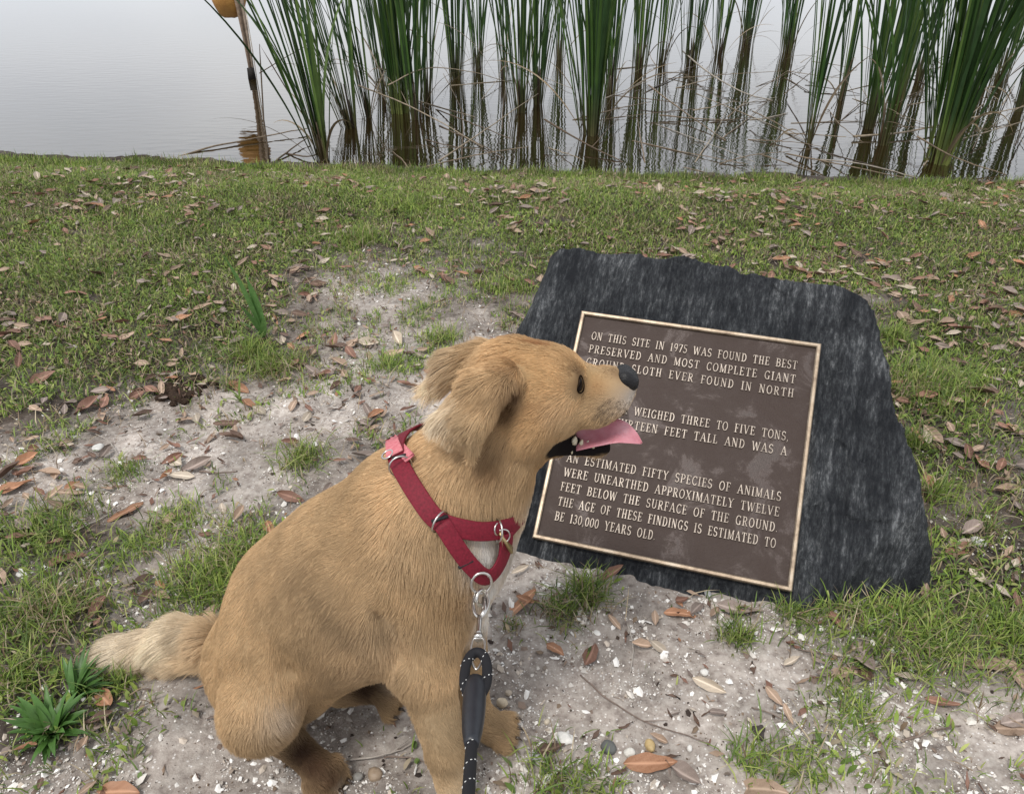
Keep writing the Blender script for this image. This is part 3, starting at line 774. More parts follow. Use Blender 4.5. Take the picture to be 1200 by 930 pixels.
def coat_colour(P, var=True):
    C = np.tile(TAN, (len(P), 1))
    for (a, r_, c, s), ap in zip(PAINT, PAINT_P):
        d = np.linalg.norm(P - ap, axis=1); wgt = (s * np.exp(-(d / r_) ** 2 * 1.2))[:, None]
        C = C * (1 - wgt) + np.array(c) * wgt
    near_ = np.abs(P[:, 1] - .82) < .06
    for q_ in DOTS:
        wgt = (.75 * np.exp(-(np.linalg.norm(P - q_, axis=1) / .0022) ** 2))[:, None]; C = C * (1 - wgt) + np.array([.05, .035, .03]) * wgt
    wgt = ((1 - sstep(.0015, .0055, seg2(P, LIP))) * near_ * .85)[:, None]; C = C * (1 - wgt) + np.array([.045, .028, .02]) * wgt
    strk_ = vnoise(np.stack([P[:, 1] * 130, P[:, 2] * 90, P[:, 0] * 22], -1), 77); hm = np.exp(-(np.linalg.norm(P - at(630, 415, .82), axis=1) / .05) ** 2)
    C = C * (1 - .45 * (hm * sstep(.55, .85, strk_))[:, None] * np.array([.6, 1., 1.2]))
    dm = seg2(P, MOUTH); wgt = (1 - sstep(.0150, .0185, dm))[:, None] * (np.abs(P[:, 1] - .82) < .06)[:, None]
    wgt2 = wgt
    C = C * (1 - wgt) + np.array([.012, .008, .008]) * wgt
    return C, wgt[:, 0]
Cd, md = coat_colour(Vd)
Cd = Cd * (.50 + .3 * fbm(Vd * 40, 3, 91))[:, None]
for a, e_, r_, k, hd in TOES:
    pass
dog_m = tinted('dog_skin', .85, .15)
dog = newobj('dog', fastmesh('dog', Vd - dog_org, Qd, cols=Cd, mats=[dog_m]), None, dog_org)
setp(dog, 'golden tan dog in a red harness sitting in profile with its tongue out', 'dog')
def surf(px, py, fallbackY=.75):        # where the line of sight through a point meets the coat
    d = raydir(px, py); d = d / np.linalg.norm(d)
    h_ = bvh.ray_cast(Vector((0, 0, CAM_H)), Vector(tuple(d)))
    if h_[0] is None:
        p = at(px, py, fallbackY); q_ = bvh.find_nearest(Vector(tuple(p))); return np.array(q_[0]), np.array(q_[1])
    return np.array(h_[0]), np.array(h_[1])
def nearest(p):
    q_ = bvh.find_nearest(Vector(tuple(p))); nn = np.array(q_[1]); v = np.array(p) - np.array(q_[0])
    return np.array(q_[0]), nn

# ---- harness
web = noisy('red_webbing', [(.3, (.11, .005, .014)), (.7, (.22, .011, .028))], 300, .62, 0, .6, .0008, 900, spec=.3)
steel, _, _ = pmat('steel', (.62, .60, .57), .28, 1.0)
harness = empty('harness', at(520, 600, .75)); 
harness.parent = dog; harness.location = Vector(tuple(at(520, 600, .75) - dog_org)); ORG[harness.name] = dog_org + np.array(harness.location)
def ribbon(name, pts, nrm, wd, th, parent, mat_, closed=False, widths=None):
    P = np.array(pts); n = len(P); Nn = np.array(nrm)
    T = (np.roll(P, -1, 0) - np.roll(P, 1, 0)) if closed else np.gradient(P, axis=0)
    T /= np.linalg.norm(T, axis=1)[:, None]
    Nn = Nn - T * np.sum(Nn * T, 1)[:, None]; Nn /= np.linalg.norm(Nn, axis=1)[:, None]
    B = np.cross(T, Nn); V, q_ = [], []
    for i in range(n):
        w2 = (wd if widths is None else widths[i]) / 2
        for a, c in ((-1, 0), (-1, 1), (-.92, 1.15), (0, 1.25), (.92, 1.15), (1, 1), (1, 0)): V.append(P[i] + B[i] * w2 * a + Nn[i] * th * c)
    mm = n if closed else n - 1
    for i in range(mm):
        j = (i + 1) % n
        for k in range(7): q_.append((i * 7 + k, j * 7 + k, j * 7 + (k + 1) % 7, i * 7 + (k + 1) % 7))
    if not closed:
        q_ += [(0, 1, 2, 6), (2, 3, 4, 6), (4, 5, 6, 6)][:2]; b0 = (n - 1) * 7; q_ += [(b0 + 6, b0 + 2, b0 + 1, b0), (b0 + 6, b0 + 4, b0 + 3, b0 + 2)]
    m_ = MB(); m_.add(V, q_); return m_.build(name, mat_, parent)
def smooth_loop(P, it, closed):
    P = np.array(P)
    for _ in range(it):
        if closed: P = .5 * P + .25 * (np.roll(P, 1, 0) + np.roll(P, -1, 0))
        else: P[1:-1] = .5 * P[1:-1] + .25 * (P[:-2] + P[2:])
    return P
OFF = .0085
collar_px = catmull([(463, 531, 0), (479, 561, 0), (497, 590, 0), (514, 611, 0), (545, 618, 0), (577, 622, 0)], 7)[:, :2]
near = [surf(x, y) for x, y in collar_px]
Pn = np.array([p for p, n_ in near]); Nn = np.array([n_ for p, n_ in near])
far = []
ctrY = .80
for i_, (p, n_) in enumerate(near[::-1][2:-2]):
    q_ = p.copy(); q_[1] = 2 * ctrY - p[1] + .01; q_[2] -= .045 * max(0, 1 - i_ / 16)
    s_, nn = nearest(q_); far.append((s_, nn))
Pa = np.concatenate([Pn, [f_[0] for f_ in far]]); Na = np.concatenate([Nn, [f_[1] for f_ in far]])
Pa = smooth_loop(Pa, 8, True); Na = smooth_loop(Na, 14, True); Na /= np.linalg.norm(Na, axis=1)[:, None]
Pa = np.array([(lambda s_: s_[0] + n_ * (OFF + .001))(nearest(p_)) for p_, n_ in zip(Pa, Na)]); Pa = smooth_loop(Pa, 1, True)
collar = ribbon('strap', Pa, Na, .0235, .0024, harness, web, closed=True); collar['label'] = 'wide red webbing strap round the neck'
loop_px = catmull([(517, 612), (533, 640), (548, 660), (563, 671), (575, 660), (583, 640), (585, 620)], 6)
lp = [surf(x, y, .74) for x, y in loop_px]
Pl = smooth_loop([p + n_ * (OFF + .004) for p, n_ in lp], 5, False); Nl = smooth_loop([n_ for p, n_ in lp], 6, False)
Nl /= np.linalg.norm(Nl, axis=1)[:, None]
ribbon('strap', Pl, Nl, .021, .0024, harness, web)['label'] = 'lower red control loop in front of the chest'
tab_px = [(461, 519), (466, 529), (469, 541)]
tb = [surf(x, y) for x, y in catmull([(a, b_, 0) for a, b_ in tab_px], 4)[:, :2]]
pink = noisy('faded_pink_webbing', [(.3, (.50, .10, .13)), (.7, (.66, .24, .26))], 200, .7, 0, .5, .0006, 700)
ribbon('tab', [p + n_ * (OFF + .0045) for p, n_ in tb], [n_ for p, n_ in tb], .022, .002, harness, pink, widths=np.linspace(.013, .024, len(tb)))['label'] = 'faded pink webbing tab at the withers'
def ring_on(name, px, py, R_, r_, off, sx=1., nrm=None, parent=None, Y=.74):
    p, n_ = surf(px, py, Y); m_ = MB(); m_.ring(p + n_ * off, n_ if nrm is None else nrm, R_, r_, sx)
    return m_.build(name, steel, parent or harness)
ring_on('ring', 461, 542, .0075, .0012, .015)
def strap_ring(px, py, k):              # a loop the webbing passes through: its plane crosses the strap
    i = int(np.argmin([np.linalg.norm(np.array(q_) - [px, py]) for q_ in collar_px])); T_ = Pa[i + 1] - Pa[i - 1]; T_ /= np.linalg.norm(T_)
    m_ = MB(); m_.ring(Pa[i] + Na[i] * .001, T_ + Na[i] * k, .0142, .0012, 1.0); m_.build('ring', steel, harness)
strap_ring(475, 552, .25); strap_ring(514, 609, .45); strap_ring(570, 621, .3)
# buckle bars sewn over the webbing
blk, _, _ = pmat('black_nylon', (.012, .012, .014), .6)
for (x1, y1), (x2, y2), nm in (((466, 545), (482, 540), 'slide'), ((506, 611), (524, 603), 'slide'), ((533, 660), (548, 652), 'slide')):
    (p1, n1_), (p2, n2_) = surf(x1, y1), surf(x2, y2); m_ = MB(); m_.tube([p1 + n1_ * (OFF + .005), p2 + n2_ * (OFF + .005)], .0022, 8); m_.build(nm, blk, harness)
# tags
brass = noisy('old_brass', [(.3, (.30, .22, .10)), (.7, (.50, .40, .22))], 80, .4, .9, .1, .0003)
p, n_ = surf(588, 634, .76)
chest_tag = np.array(at(590, 640, p[1] - .015))
for (x1, y1, x2, y2), wd in (((586, 622, 600, 645), .006), ((587, 628, 589, 662), .007)):
    a, b_ = at(x1, y1, p[1] - .012), at(x2, y2, p[1] - .015); ax = (b_ - a); ln = np.linalg.norm(ax); ax /= ln
    sdv = np.cross(ax, [0, 1, 0]); sdv /= np.linalg.norm(sdv); m_ = MB(); m_.box((a + b_) / 2, ax, sdv, np.cross(ax, sdv), ln / 2, wd / 4, wd)
    m_.build('tag', brass, harness)
m_ = MB(); m_.ring(at(589, 628, p[1] - .014), (.3, -1, .3), .009, .0011); m_.build('ring', steel, harness)
m_ = MB(); m_.ring(at(584, 619, p[1] - .012), (.8, -.5, .2), .008, .0011); m_.build('ring', steel, harness)
HARN = np.concatenate([Pa, Pl])

# ---- eyes, nose, tongue, teeth, claws
def blob(c, ax, r3, seg=16, rings=10):
    V, q_ = [], []
    A = np.array(ax, float)
    for i in range(rings + 1):
        th = math.pi * i / rings
        for k in range(seg):
            ph = 2 * math.pi * k / seg
            V.append(np.array(c) + A[0] * r3[0] * math.sin(th) * math.cos(ph) + A[1] * r3[1] * math.sin(th) * math.sin(ph) + A[2] * r3[2] * math.cos(th))
    for i in range(rings):
        for k in range(seg): q_.append((i * seg + k, (i + 1) * seg + k, (i + 1) * seg + (k + 1) % seg, i * seg + (k + 1) % seg))
    return V, q_
eye_m, _, b = pmat('dark_brown_eye', (.007, .004, .003), .22, 0, .16)
b.inputs['Coat Weight'].default_value = 0
lid_m, _, _ = pmat('dark_eyelid', (.010, .006, .004), .9, 0, .05)
ep, en = surf(681, 450)
fold = .5 * (ep + surf(684, 450)[0])
sym = lambda p_: np.array([p_[0], 2 * .82 - p_[1], p_[2]])
fwd_e = np.array([.75, -.6, .25]); fwd_e /= np.linalg.norm(fwd_e)
def ortho(f_):
    f_ = np.array(f_, float); f_ /= np.linalg.norm(f_); r_ = np.cross(f_, [0, 0, 1]); r_ /= np.linalg.norm(r_); return r_, np.cross(r_, f_), f_
EYES = []
for s_ in (0, 1):
    p_, f_ = (ep, en) if s_ == 0 else nearest(sym(ep) - np.array([.006, 0, .006]))
    m_ = MB(); V, q_ = blob(p_ - f_ * .0036, ortho(f_), (.0062, .0108, .0050)); r0_, u0_, f0_ = ortho(f_); c0_ = p_ - f_ * .0036
    V = [v_ - r0_ * ((v_ - c0_) @ r0_) * .45 * ((v_ - c0_) @ u0_) / .0108 for v_ in V]; m_.add(V, q_); eye = m_.build('eye', eye_m, dog)
    r_, u_, ff = ortho(f_); m_ = MB()
    cc = [p_ + ff * (.0002 - .0010 * abs(math.cos(a))) + r_ * .0060 * math.cos(a) * (1 - .45 * math.sin(a)) + u_ * .0112 * math.sin(a) for a in np.linspace(0, 2 * math.pi, 19)]
    m_.tube(cc, .0010, 6); m_.build('eyelid', lid_m, eye); EYES.append(p_)
nose_m = noisy('wet_black_nose', [(.3, (.006, .006, .007)), (.7, (.012, .011, .012))], 400, .42, 0, .8, .0012, 500, spec=.35)
# nose pad: heart-like pad with two nostrils, built from a blended field
def mini_sdf(cones, h_, cut=()):
    pts = np.concatenate([[a - ra - .01, a + ra + .01, b_ - rb - .01, b_ + rb + .01] for a, ra, b_, rb, k in cones])
    lo, hi = pts.min(0), pts.max(0); g = [np.arange(lo[i], hi[i], h_) for i in range(3)]
    P = np.stack(np.meshgrid(*g, indexing='ij'), -1); Dm = np.full(P.shape[:3], .1)
    for a, ra, b_, rb, k in cones:
        d = roundcone(P, a, b_, ra, rb); hh = np.clip(.5 + .5 * (Dm - d) / k, 0, 1); Dm = Dm * (1 - hh) + d * hh - k * hh * (1 - hh)
    for a, ra, b_, rb in cut:
        d = -roundcone(P, a, b_, ra, rb); k = .002; hh = np.clip(.5 - .5 * (Dm - d) / k, 0, 1); Dm = Dm * (1 - hh) + d * hh + k * hh * (1 - hh)
    V, q_ = surface_nets(Dm.astype(np.float32), lo, h_); return V, q_
NC = at(739, 444, .82)
o3 = lambda x, y, z: NC + np.array([x, y, z])
V, q_ = mini_sdf([(o3(-.008, -.007, .004), .0115, o3(-.008, .007, .004), .0115, .004), (o3(-.001, -.007, -.001), .0108, o3(-.001, .007, -.001), .0108, .004), (o3(.000, 0, -.008), .008, o3(-.004, 0, -.016), .005, .005)],
                 .0011, cut=[(o3(.012, -.008, -.001), .0030, o3(.001, -.014, -.003), .0022), (o3(.012, .008, -.001), .0030, o3(.001, .014, -.003), .0022)])
m_ = MB(); m_.add(V, q_); m_.build('nose', nose_m, dog)
tng_m, t, b = pmat('wet_tongue', (.62, .20, .24), .32, 0, .6)
b.inputs['Subsurface Weight'].default_value = .15; b.inputs['Subsurface Radius'].default_value = (.01, .004, .003); b.inputs['Subsurface Scale'].default_value = .3
tc = N(t, 'ShaderNodeTexCoord'); n1 = N(t, 'ShaderNodeTexNoise', Scale=60, Detail=4); t.links.new(tc.outputs['Object'], n1.inputs['Vector'])
r1 = N(t, 'ShaderNodeValToRGB'); e = r1.color_ramp.elements; e[0].position = .3; e[0].color = (.50, .17, .21, 1); e[1].position = .7; e[1].color = (.62, .29, .33, 1)
t.links.new(n1.outputs[0], r1.inputs[0]); t.links.new(r1.outputs[0], b.inputs['Base Color'])
bp = N(t, 'ShaderNodeBump', Strength=.35, Distance=.001); n2 = N(t, 'ShaderNodeTexNoise', Scale=500); t.links.new(tc.outputs['Object'], n2.inputs['Vector']); t.links.new(n2.outputs[0], bp.inputs['Height']); t.links.new(bp.outputs[0], b.inputs['Normal'])
path = catmull([at(676, 515, .82), at(700, 510, .815), at(722, 507, .810), at(738, 512, .805), at(751, 520, .803)], 8)
n_ = len(path); Tt = np.gradient(path, axis=0); Tt /= np.linalg.norm(Tt, axis=1)[:, None]
upv = np.array([0, -.55, .83]); V, q_ = [], []
for i in range(n_):
    s = i / (n_ - 1); hw = .0175 * (1 - .15 * s) * (1 - max(0, (s - .50) / .50) ** 1.5) + .0008
    up = upv - Tt[i] * (upv @ Tt[i]); up /= np.linalg.norm(up); sdv = np.cross(Tt[i], up); th = .0042 * (1 - .55 * s)
    for k in range(16):
        a = 2 * math.pi * k / 16; x_ = math.cos(a); z_ = math.sin(a)
        V.append(path[i] + sdv * hw * x_ + up * (th * z_ + (.0075 * (abs(x_)) ** 2 - .0022 * max(0, 1 - abs(x_) * 4)) * (1 - s * .5)))
for i in range(n_ - 1):
    for k in range(16): q_.append((i * 16 + k, i * 16 + (k + 1) % 16, (i + 1) * 16 + (k + 1) % 16, (i + 1) * 16 + k))
V += [path[0], path[-1]]; b0 = (n_ - 1) * 16
m_ = MB(); m_.add(V, q_, [(n_ * 16 + 1, b0 + k, b0 + (k + 1) % 16) for k in range(16)] + [(n_ * 16, (k + 1) % 16, k) for k in range(16)])
m_.build('tongue', tng_m, dog)
tooth_m = noisy('tooth_enamel', [(.3, (.55, .48, .30)), (.7, (.72, .68, .56))], 200, .25, 0, .1, .0003)
gum_m, _, _ = pmat('dark_gum', (.10, .03, .03), .25, 0, .6)
tooth_px = [(673, 515, .0052, .009), (681, 518, .0040, .008), (688, 519, .0038, .008), (695, 520, .0030, .006), (670, 527, .0018, .003)]
for x_, y_, r_, h_ in tooth_px:
    p_, nn = surf(x_, y_ + 3); c = p_ + nn * .001
    m_ = MB(); m_.tube([c - np.array([0, 0, h_ * .3]), c + np.array([0, 0, h_ * .35]), c + np.array([.0006, 0, h_ * .75]), c + np.array([.001, 0, h_])], [r_ * .7, r_ * .75, r_ * .45, r_ * .10], 8); m_.build('tooth', tooth_m, dog)
claw_m, _, _ = pmat('dark_claw', (.05, .035, .025), .35)
for a, e_, r_, k, hd in TOES:
    c = e_ + hd * r_ * .8; c[2] = e_[2] + .002
    m_ = MB(); m_.tube([c, c + hd * .006 + np.array([0, 0, .001]), c + hd * .011 + np.array([0, 0, -.004])], [.0028, .0022, .0006], 7); m_.build('claw', claw_m, dog)

# ---- the coat: a strand at a time
# px, py, Y, direction (right, away, up), length, lift
FLOW = [
 ((728, 450, .80), (-1, 0, .0), .004, .15), ((715, 478, .79), (-.8, 0, -.5), .007, .3), ((700, 440, .82), (-1, 0, .15), .007, .2), ((690, 480, .785), (-.8, -.1, -.4), .009, .2),
 ((655, 440, .78), (-.9, -.1, .2), .010, .2), ((622, 400, .82), (-1, -.05, .05), .016, .3), ((585, 410, .81), (-1, -.1, -.2), .026, .35), ((640, 480, .77), (-.85, 0, -.5), .016, .25),
 ((655, 505, .77), (-.7, 0, -.7), .012, .2), ((632, 545, .80), (-.4, 0, -.9), .018, .2), ((600, 540, .74), (-.4, 0, -.9), .024, .25), ((555, 580, .72), (-.2, 0, -1), .028, .25),
 ((520, 500, .80), (-.6, 0, -.8), .030, .3), ((470, 520, .79), (-.8, 0, -.6), .022, .2), ((500, 560, .73), (-.4, 0, -.9), .026, .25), ((500, 660, .69), (-.25, 0, -1), .024, .2),
 ((400, 560, .80), (-.8, 0, -.6), .014, .15), ((330, 640, .80), (-.7, 0, -.75), .013, .15), ((420, 680, .68), (-.5, 0, -.85), .016, .15), ((350, 740, .69), (-.4, 0, -.9), .014, .15),
 ((262, 730, .80), (-.3, 0, -.95), .013, .15), ((300, 840, .63), (.1, 0, -1), .018, .2), ((310, 790, .66), (-.2, 0, -1), .015, .18), ((430, 790, .72), (-.3, 0, -.9), .016, .2), ((450, 740, .68), (-.3, 0, -.9), .020, .22),
 ((600, 650, .79), (.0, -.1, -1), .020, .2), ((575, 700, .76), (0, 0, -1), .020, .2), ((505, 760, .64), (0, 0, -1), .018, .2), ((525, 860, .63), (.2, 0, -1), .013, .18),
 ((545, 945, .61), (.7, -.2, -.7), .009, .15), ((590, 860, .76), (.9, -.1, -.4), .014, .2), ((550, 790, .77), (.1, 0, -1), .014, .2), ((365, 890, .67), (.6, -.3, -.6), .012, .2), ((385, 908, .67), (.7, -.5, -.5), .012, .25),
 ((430, 808, .87), (.8, 0, -.5), .012, .2), ((240, 748, .86), (-.95, -.1, -.2), .040, .25), ((205, 725, .90), (-1, -.1, -.12), .058, .22), ((200, 750, .88), (-.88, -.35, -.42), .066, .38), ((150, 745, .90), (-1, -.05, -.1), .058, .18), ((150, 770, .88), (-.92, -.28, -.32), .064, .30), ((115, 775, .90), (-1, 0, -.12), .060, .10),
 ((590, 420, .76), (-.9, -.15, -.3), .026, .25), ((565, 430, .74), (-.85, -.1, -.5), .026, .16), ((550, 480, .72), (-.5, 0, -.9), .024, .15), ((525, 480, .73), (-.7, 0, -.65), .040, .12), ((553, 525, .72), (-.1, 0, -1), .018, .12),
 ((560, 412, .87), (-.95, 0, -.3), .034, .35), ((525, 430, .89), (-.9, 0, -.5), .046, .2), ((604, 460, .75), (-.2, -.1, -1), .014, .1),
]
def make_coat(Nst, seed, name, rad, lenk=1.0, parent=dog):
    rg = np.random.default_rng(seed)
    T3 = np.concatenate([Qd[:, [0, 1, 2]], Qd[:, [0, 2, 3]]])
    A_, B_, C_ = Vd[T3[:, 0]], Vd[T3[:, 1]], Vd[T3[:, 2]]
    ar = np.linalg.norm(np.cross(B_ - A_, C_ - A_), axis=1); ce = (A_ + B_ + C_) / 3
    boost = 1 + 1.6 * np.exp(-(np.linalg.norm(ce - at(620, 460, .80), axis=1) / .13) ** 2) + 1.2 * np.exp(-(np.linalg.norm(ce - at(190, 745, .90), axis=1) / .1) ** 2)
    pr = ar * boost; pr /= pr.sum()
    ti = rg.choice(len(T3), Nst, p=pr); u_, v_ = rg.random(Nst), rg.random(Nst); fl = u_ + v_ > 1; u_[fl] = 1 - u_[fl]; v_[fl] = 1 - v_[fl]
    P = A_[ti] + (B_ - A_)[ti] * u_[:, None] + (C_ - A_)[ti] * v_[:, None]
    n_ = sdf_normal(P)
    Dr = np.zeros_like(P); Ln = np.zeros(Nst); Lf = np.zeros(Nst); Ws = np.zeros(Nst)
    for a, d, l, lf in FLOW:
        q_ = P - on_coat(*a); wgt = 1 / ((np.sum(q_ ** 2, 1) + 6e-5) ** 1.6)
        d = np.array(d, float); d /= np.linalg.norm(d)
        Dr += wgt[:, None] * d; Ln += wgt * l; Lf += wgt * lf; Ws += wgt
    Ln /= Ws; Lf /= Ws; Dr /= Ws[:, None]
    jit = np.stack([fbm(P * 55, 2, s_) for s_ in (101, 102, 103)], -1) - .5
    jit2 = np.stack([fbm(P * 14, 2, s_) for s_ in (111, 112, 113)], -1) - .5
    Dr = Dr + jit * 1.0 + jit2 * np.where(P[:, 0] < -.47, .25, .7)[:, None] + rg.normal(0, .10, P.shape)
    Tn = Dr - n_ * np.sum(Dr * n_, 1)[:, None]; Tn /= np.linalg.norm(Tn, axis=1)[:, None] + 1e-6
    Cc, mm = coat_colour(P)
    keep = (mm < .35) & (P[:, 2] > .002)
    for ey in EYES:
        qe = P - ey; keep &= np.sqrt((qe[:, 0] / .0052) ** 2 + (qe[:, 2] / .0098) ** 2 + (qe[:, 1] / .009) ** 2) > 1.0
    keep &= np.linalg.norm(P - NC, axis=1) > .0165
    L = Ln * lenk * (.65 + .6 * rg.random(Nst)) * (.8 + .5 * fbm(P * 30, 2, 121))
    for ey in EYES: L *= .32 + .68 * sstep(.008, .024, np.linalg.norm(P - ey, axis=1))
    # flattened under the webbing
    hd_ = np.full(Nst, 9.)
    for hp in HARN[::2]: hd_ = np.minimum(hd_, np.linalg.norm(P - hp, axis=1))
    flat = 1 - sstep(.009, .017, hd_)
    L *= 1 - .5 * flat; lift = (Lf + .10) * (1 - .85 * flat) * (.6 + .8 * rg.random(Nst))
    toed = np.full(Nst, 9.)
    D0 = Tn * np.cos(lift)[:, None] + n_ * np.sin(lift)[:, None]
    grav = np.array([0, 0, -1.]) * np.clip((L - .018) / .05, 0, .5)[:, None]
    steps = np.linspace(0, 1, 5)
    pts = np.zeros((Nst, 5, 3)); pts[:, 0] = P - n_ * .001
    d = D0
    for i in range(1, 5):
        d = d + Tn * .06 + grav * .22 - n_ * .035
        d /= np.linalg.norm(d, axis=1)[:, None]
        pts[:, i] = pts[:, i - 1] + d * (L / 4)[:, None]
    # clump the tips together
    cl = np.floor((P + .004 * jit) / .0085).astype(np.int64); key = (cl[:, 0] * 73856093) ^ (cl[:, 1] * 19349663) ^ (cl[:, 2] * 83492791)
    _, inv = np.unique(key, return_inverse=True)
    cnt = np.bincount(inv).astype(float)
    tip = np.stack([np.bincount(inv, pts[:, 4, k]) / cnt for k in range(3)], -1)[inv]
    ck = .55 * sstep(.008, .03, L)
    for i in range(1, 5): pts[:, i] += (tip - pts[:, 4]) * (ck * (i / 4) ** 1.5)[:, None]
    pts[..., 2] = np.maximum(pts[..., 2], .003)
    tone = (.38 + .50 * fbm(P * 26, 3, 131) + .75 * fbm(P * 8, 2, 133)) * rg.normal(1, .10, Nst)
    strk = vnoise(np.stack([P @ np.array([1, 0, 1.]) * 60, P[:, 1] * 60, (P[:, 2] - P[:, 0]) * 16], -1), 141)
    tone *= .88 + .24 * strk
    Cc = Cc * np.clip(tone, .4, 1.6)[:, None]
    pts, Cc, L = pts[keep], np.clip(Cc[keep], 0, .95), L[keep]; n = len(pts)
    hc = bpy.data.hair_curves.new(name); hc.add_curves([5] * n)
    hc.attributes['position'].data.foreach_set('vector', (pts - ORG[parent.name]).astype(np.float32).ravel())
    ra = hc.attributes.get('radius') or hc.attributes.new('radius', 'FLOAT', 'POINT')
    rr = rad * np.array([1, 1, .85, .6, .15]); ra.data.foreach_set('value', (rr[None] * (1 + (L > .03)[:, None] * .25)).astype(np.float32).ravel())
    ca = hc.attributes.new('tint', 'FLOAT_COLOR', 'CURVE'); c4 = np.ones((n, 4), np.float32); c4[:, :3] = Cc; ca.data.foreach_set('color', c4.ravel())
    hc.materials.append(fur_m)
    o = bpy.data.objects.new(name, hc); COL.objects.link(o); o.parent = parent
    return o
fur_m = tinted('dog_fur', .55, .25, .0)
make_coat(330000, 5, 'coat', .00020)
# whiskers
wk_m, _, _ = pmat('whisker', (.03, .025, .02), .4)
m_ = MB()
for k in range(9):
    p_, nn = surf(712 + rng.uniform(-12, 22), 474 + rng.uniform(-8, 12)); d = nn * .6 + np.array([rng.uniform(-.2, .4), 0, rng.uniform(-.7, -.1)])
    d /= np.linalg.norm(d); m_.tube([p_, p_ + d * .006, p_ + d * .012 + np.array([-.001, 0, -.002])], [.00015, .00012, .00006], 4)
m_.build('whiskers', wk_m, dog)

# ------------------------------------------------------------------ leash
rope_m, t, b = pmat('black_rope', (.014, .014, .017), .75, 0, .3)
leash = empty('leash', at(560, 820, .55)); setp(leash, 'black rope leash with white flecks clipped to the red harness ring', 'leash')
clip0, cn = surf(563, 676, .72)
A0 = clip0 + cn * .02
def leash_pt(px, py, k):                # along the taut line from the chest ring towards the holder's hand
    Y = A0[1] + (.40 - A0[1]) * k; return at(px, py, Y)
m_ = MB(); m_.ring(at(564, 683, A0[1] - .005), (.25, -1, .2), .0125, .0019, 1.15); m_.build('ring', steel, leash)
LP = lambda y: at(564 - (y - 690) * .0625, y, A0[1] - .004 + (.37 - A0[1]) * (y - 690) / 250.)
c1, c2, c3, c4 = LP(690), LP(706), LP(735), LP(757)
m_ = MB(); m_.ring(LP(700), (.8, -.5, .2), .0085, .0022, 1.1); m_.tube([LP(700) + [.004, 0, 0], LP(716) + [.005, 0, 0], LP(722) + [.003, 0, 0]], [.003, .0034, .003], 8)
m_.tube(catmull([LP(694) + [-.006, 0, 0], LP(706) + [-.009, 0, 0], LP(718) + [-.006, 0, 0], LP(724)], 4), .0022, 8)
m_.tube(catmull([LP(694) + [.006, 0, 0], LP(706) + [.0095, 0, 0], LP(718) + [.006, 0, 0], LP(724)], 4), .0022, 8)
m_.build('clip', steel, leash)
m_ = MB(); m_.tube([LP(722), LP(728), LP(740), LP(744)], [.0035, .003, .003, .0042], 8); m_.tube([LP(744), LP(748)], [.0055, .0055], 10); m_.build('swivel', steel, leash)
m_ = MB()
el = [LP(748) + [-.006, 0, 0], LP(758) + [-.0075, 0, 0], LP(772) + [-.006, 0, 0], LP(784), LP(772) + [.006, 0, 0], LP(758) + [.0075, 0, 0], LP(748) + [.006, 0, 0], LP(748) + [-.006, 0, 0]]
m_.tube(catmull(el, 4), .0014, 6); m_.build('eyelet', steel, leash)
RR = .0057
side = np.array([1, 0, 0.])
lp_ = catmull([LP(815) + side * .006, LP(800) + side * .0115, LP(780) + side * .0115, LP(768) + side * .007, LP(764), LP(768) - side * .007, LP(780) - side * .0115, LP(800) - side * .0115, LP(815) - side * .006], 5)
m_ = MB(); m_.tube(lp_, RR, 12); m_.build('rope_loop', rope_m, leash)
lo_ = catmull([LP(855), LP(880), LP(905), LP(930), LP(960), LP(1000)], 4)
m_ = MB(); m_.tube(lo_, RR, 12); rope = m_.build('rope', rope_m, leash)
grip_m = noisy('black_rubber', [(.3, (.012, .014, .020)), (.7, (.022, .025, .032))], 50, .42, 0, .1, .0003)
m_ = MB(); gp = [LP(y) for y in (798, 806, 815, 830, 845, 858, 868, 872)]
m_.tube(gp, [.0105, .0118, .0122, .0120, .0112, .0098, .0080, .0070], 14)
gr_ = m_.build('grip', grip_m, leash)
m_ = MB(); vdir = np.array([0, -.8, .45]); vdir /= np.linalg.norm(vdir)
m_.tube([LP(812) + vdir * .0135, LP(826) + vdir * .0142, LP(842) + vdir * .0130], [.0024, .0028, .0022], 8); m_.build('rib', blk, gr_)
# reflective white flecks spiralling round the rope
fl_m, _, _ = pmat('white_thread', (.75, .75, .73), .5)
def flecks(path, parent, n, tw):
    m_ = MB(); path = np.asarray(path)
    T = np.gradient(path, axis=0); T /= np.linalg.norm(T, axis=1)[:, None]
    L = np.concatenate([[0], np.cumsum(np.linalg.norm(np.diff(path, axis=0), axis=1))])
    for k in range(n):
        s = (k + .5) / n * L[-1]; p_ = np.array([np.interp(s, L, path[:, i]) for i in range(3)]); tt = np.array([np.interp(s, L, T[:, i]) for i in range(3)]); tt /= np.linalg.norm(tt)
        a_ = np.cross(tt, [0, 0, 1.]); a_ /= np.linalg.norm(a_) + 1e-9; b_ = np.cross(tt, a_); ph = s * tw
        o = a_ * math.cos(ph) + b_ * math.sin(ph); e_ = -a_ * math.sin(ph) + b_ * math.cos(ph); dd = tt * .5 + e_ * .85; dd /= np.linalg.norm(dd)
        m_.box(p_ + o * (RR + .0001), dd, np.cross(dd, o), o, .0009, .00035, .0003)
    m_.build('white_flecks', fl_m, parent)
flecks(lo_, rope, 60, 190); flecks(lp_, leash.children[-2] if False else [c for c in leash.children if c.name.startswith('rope_loop')][0], 34, 190)
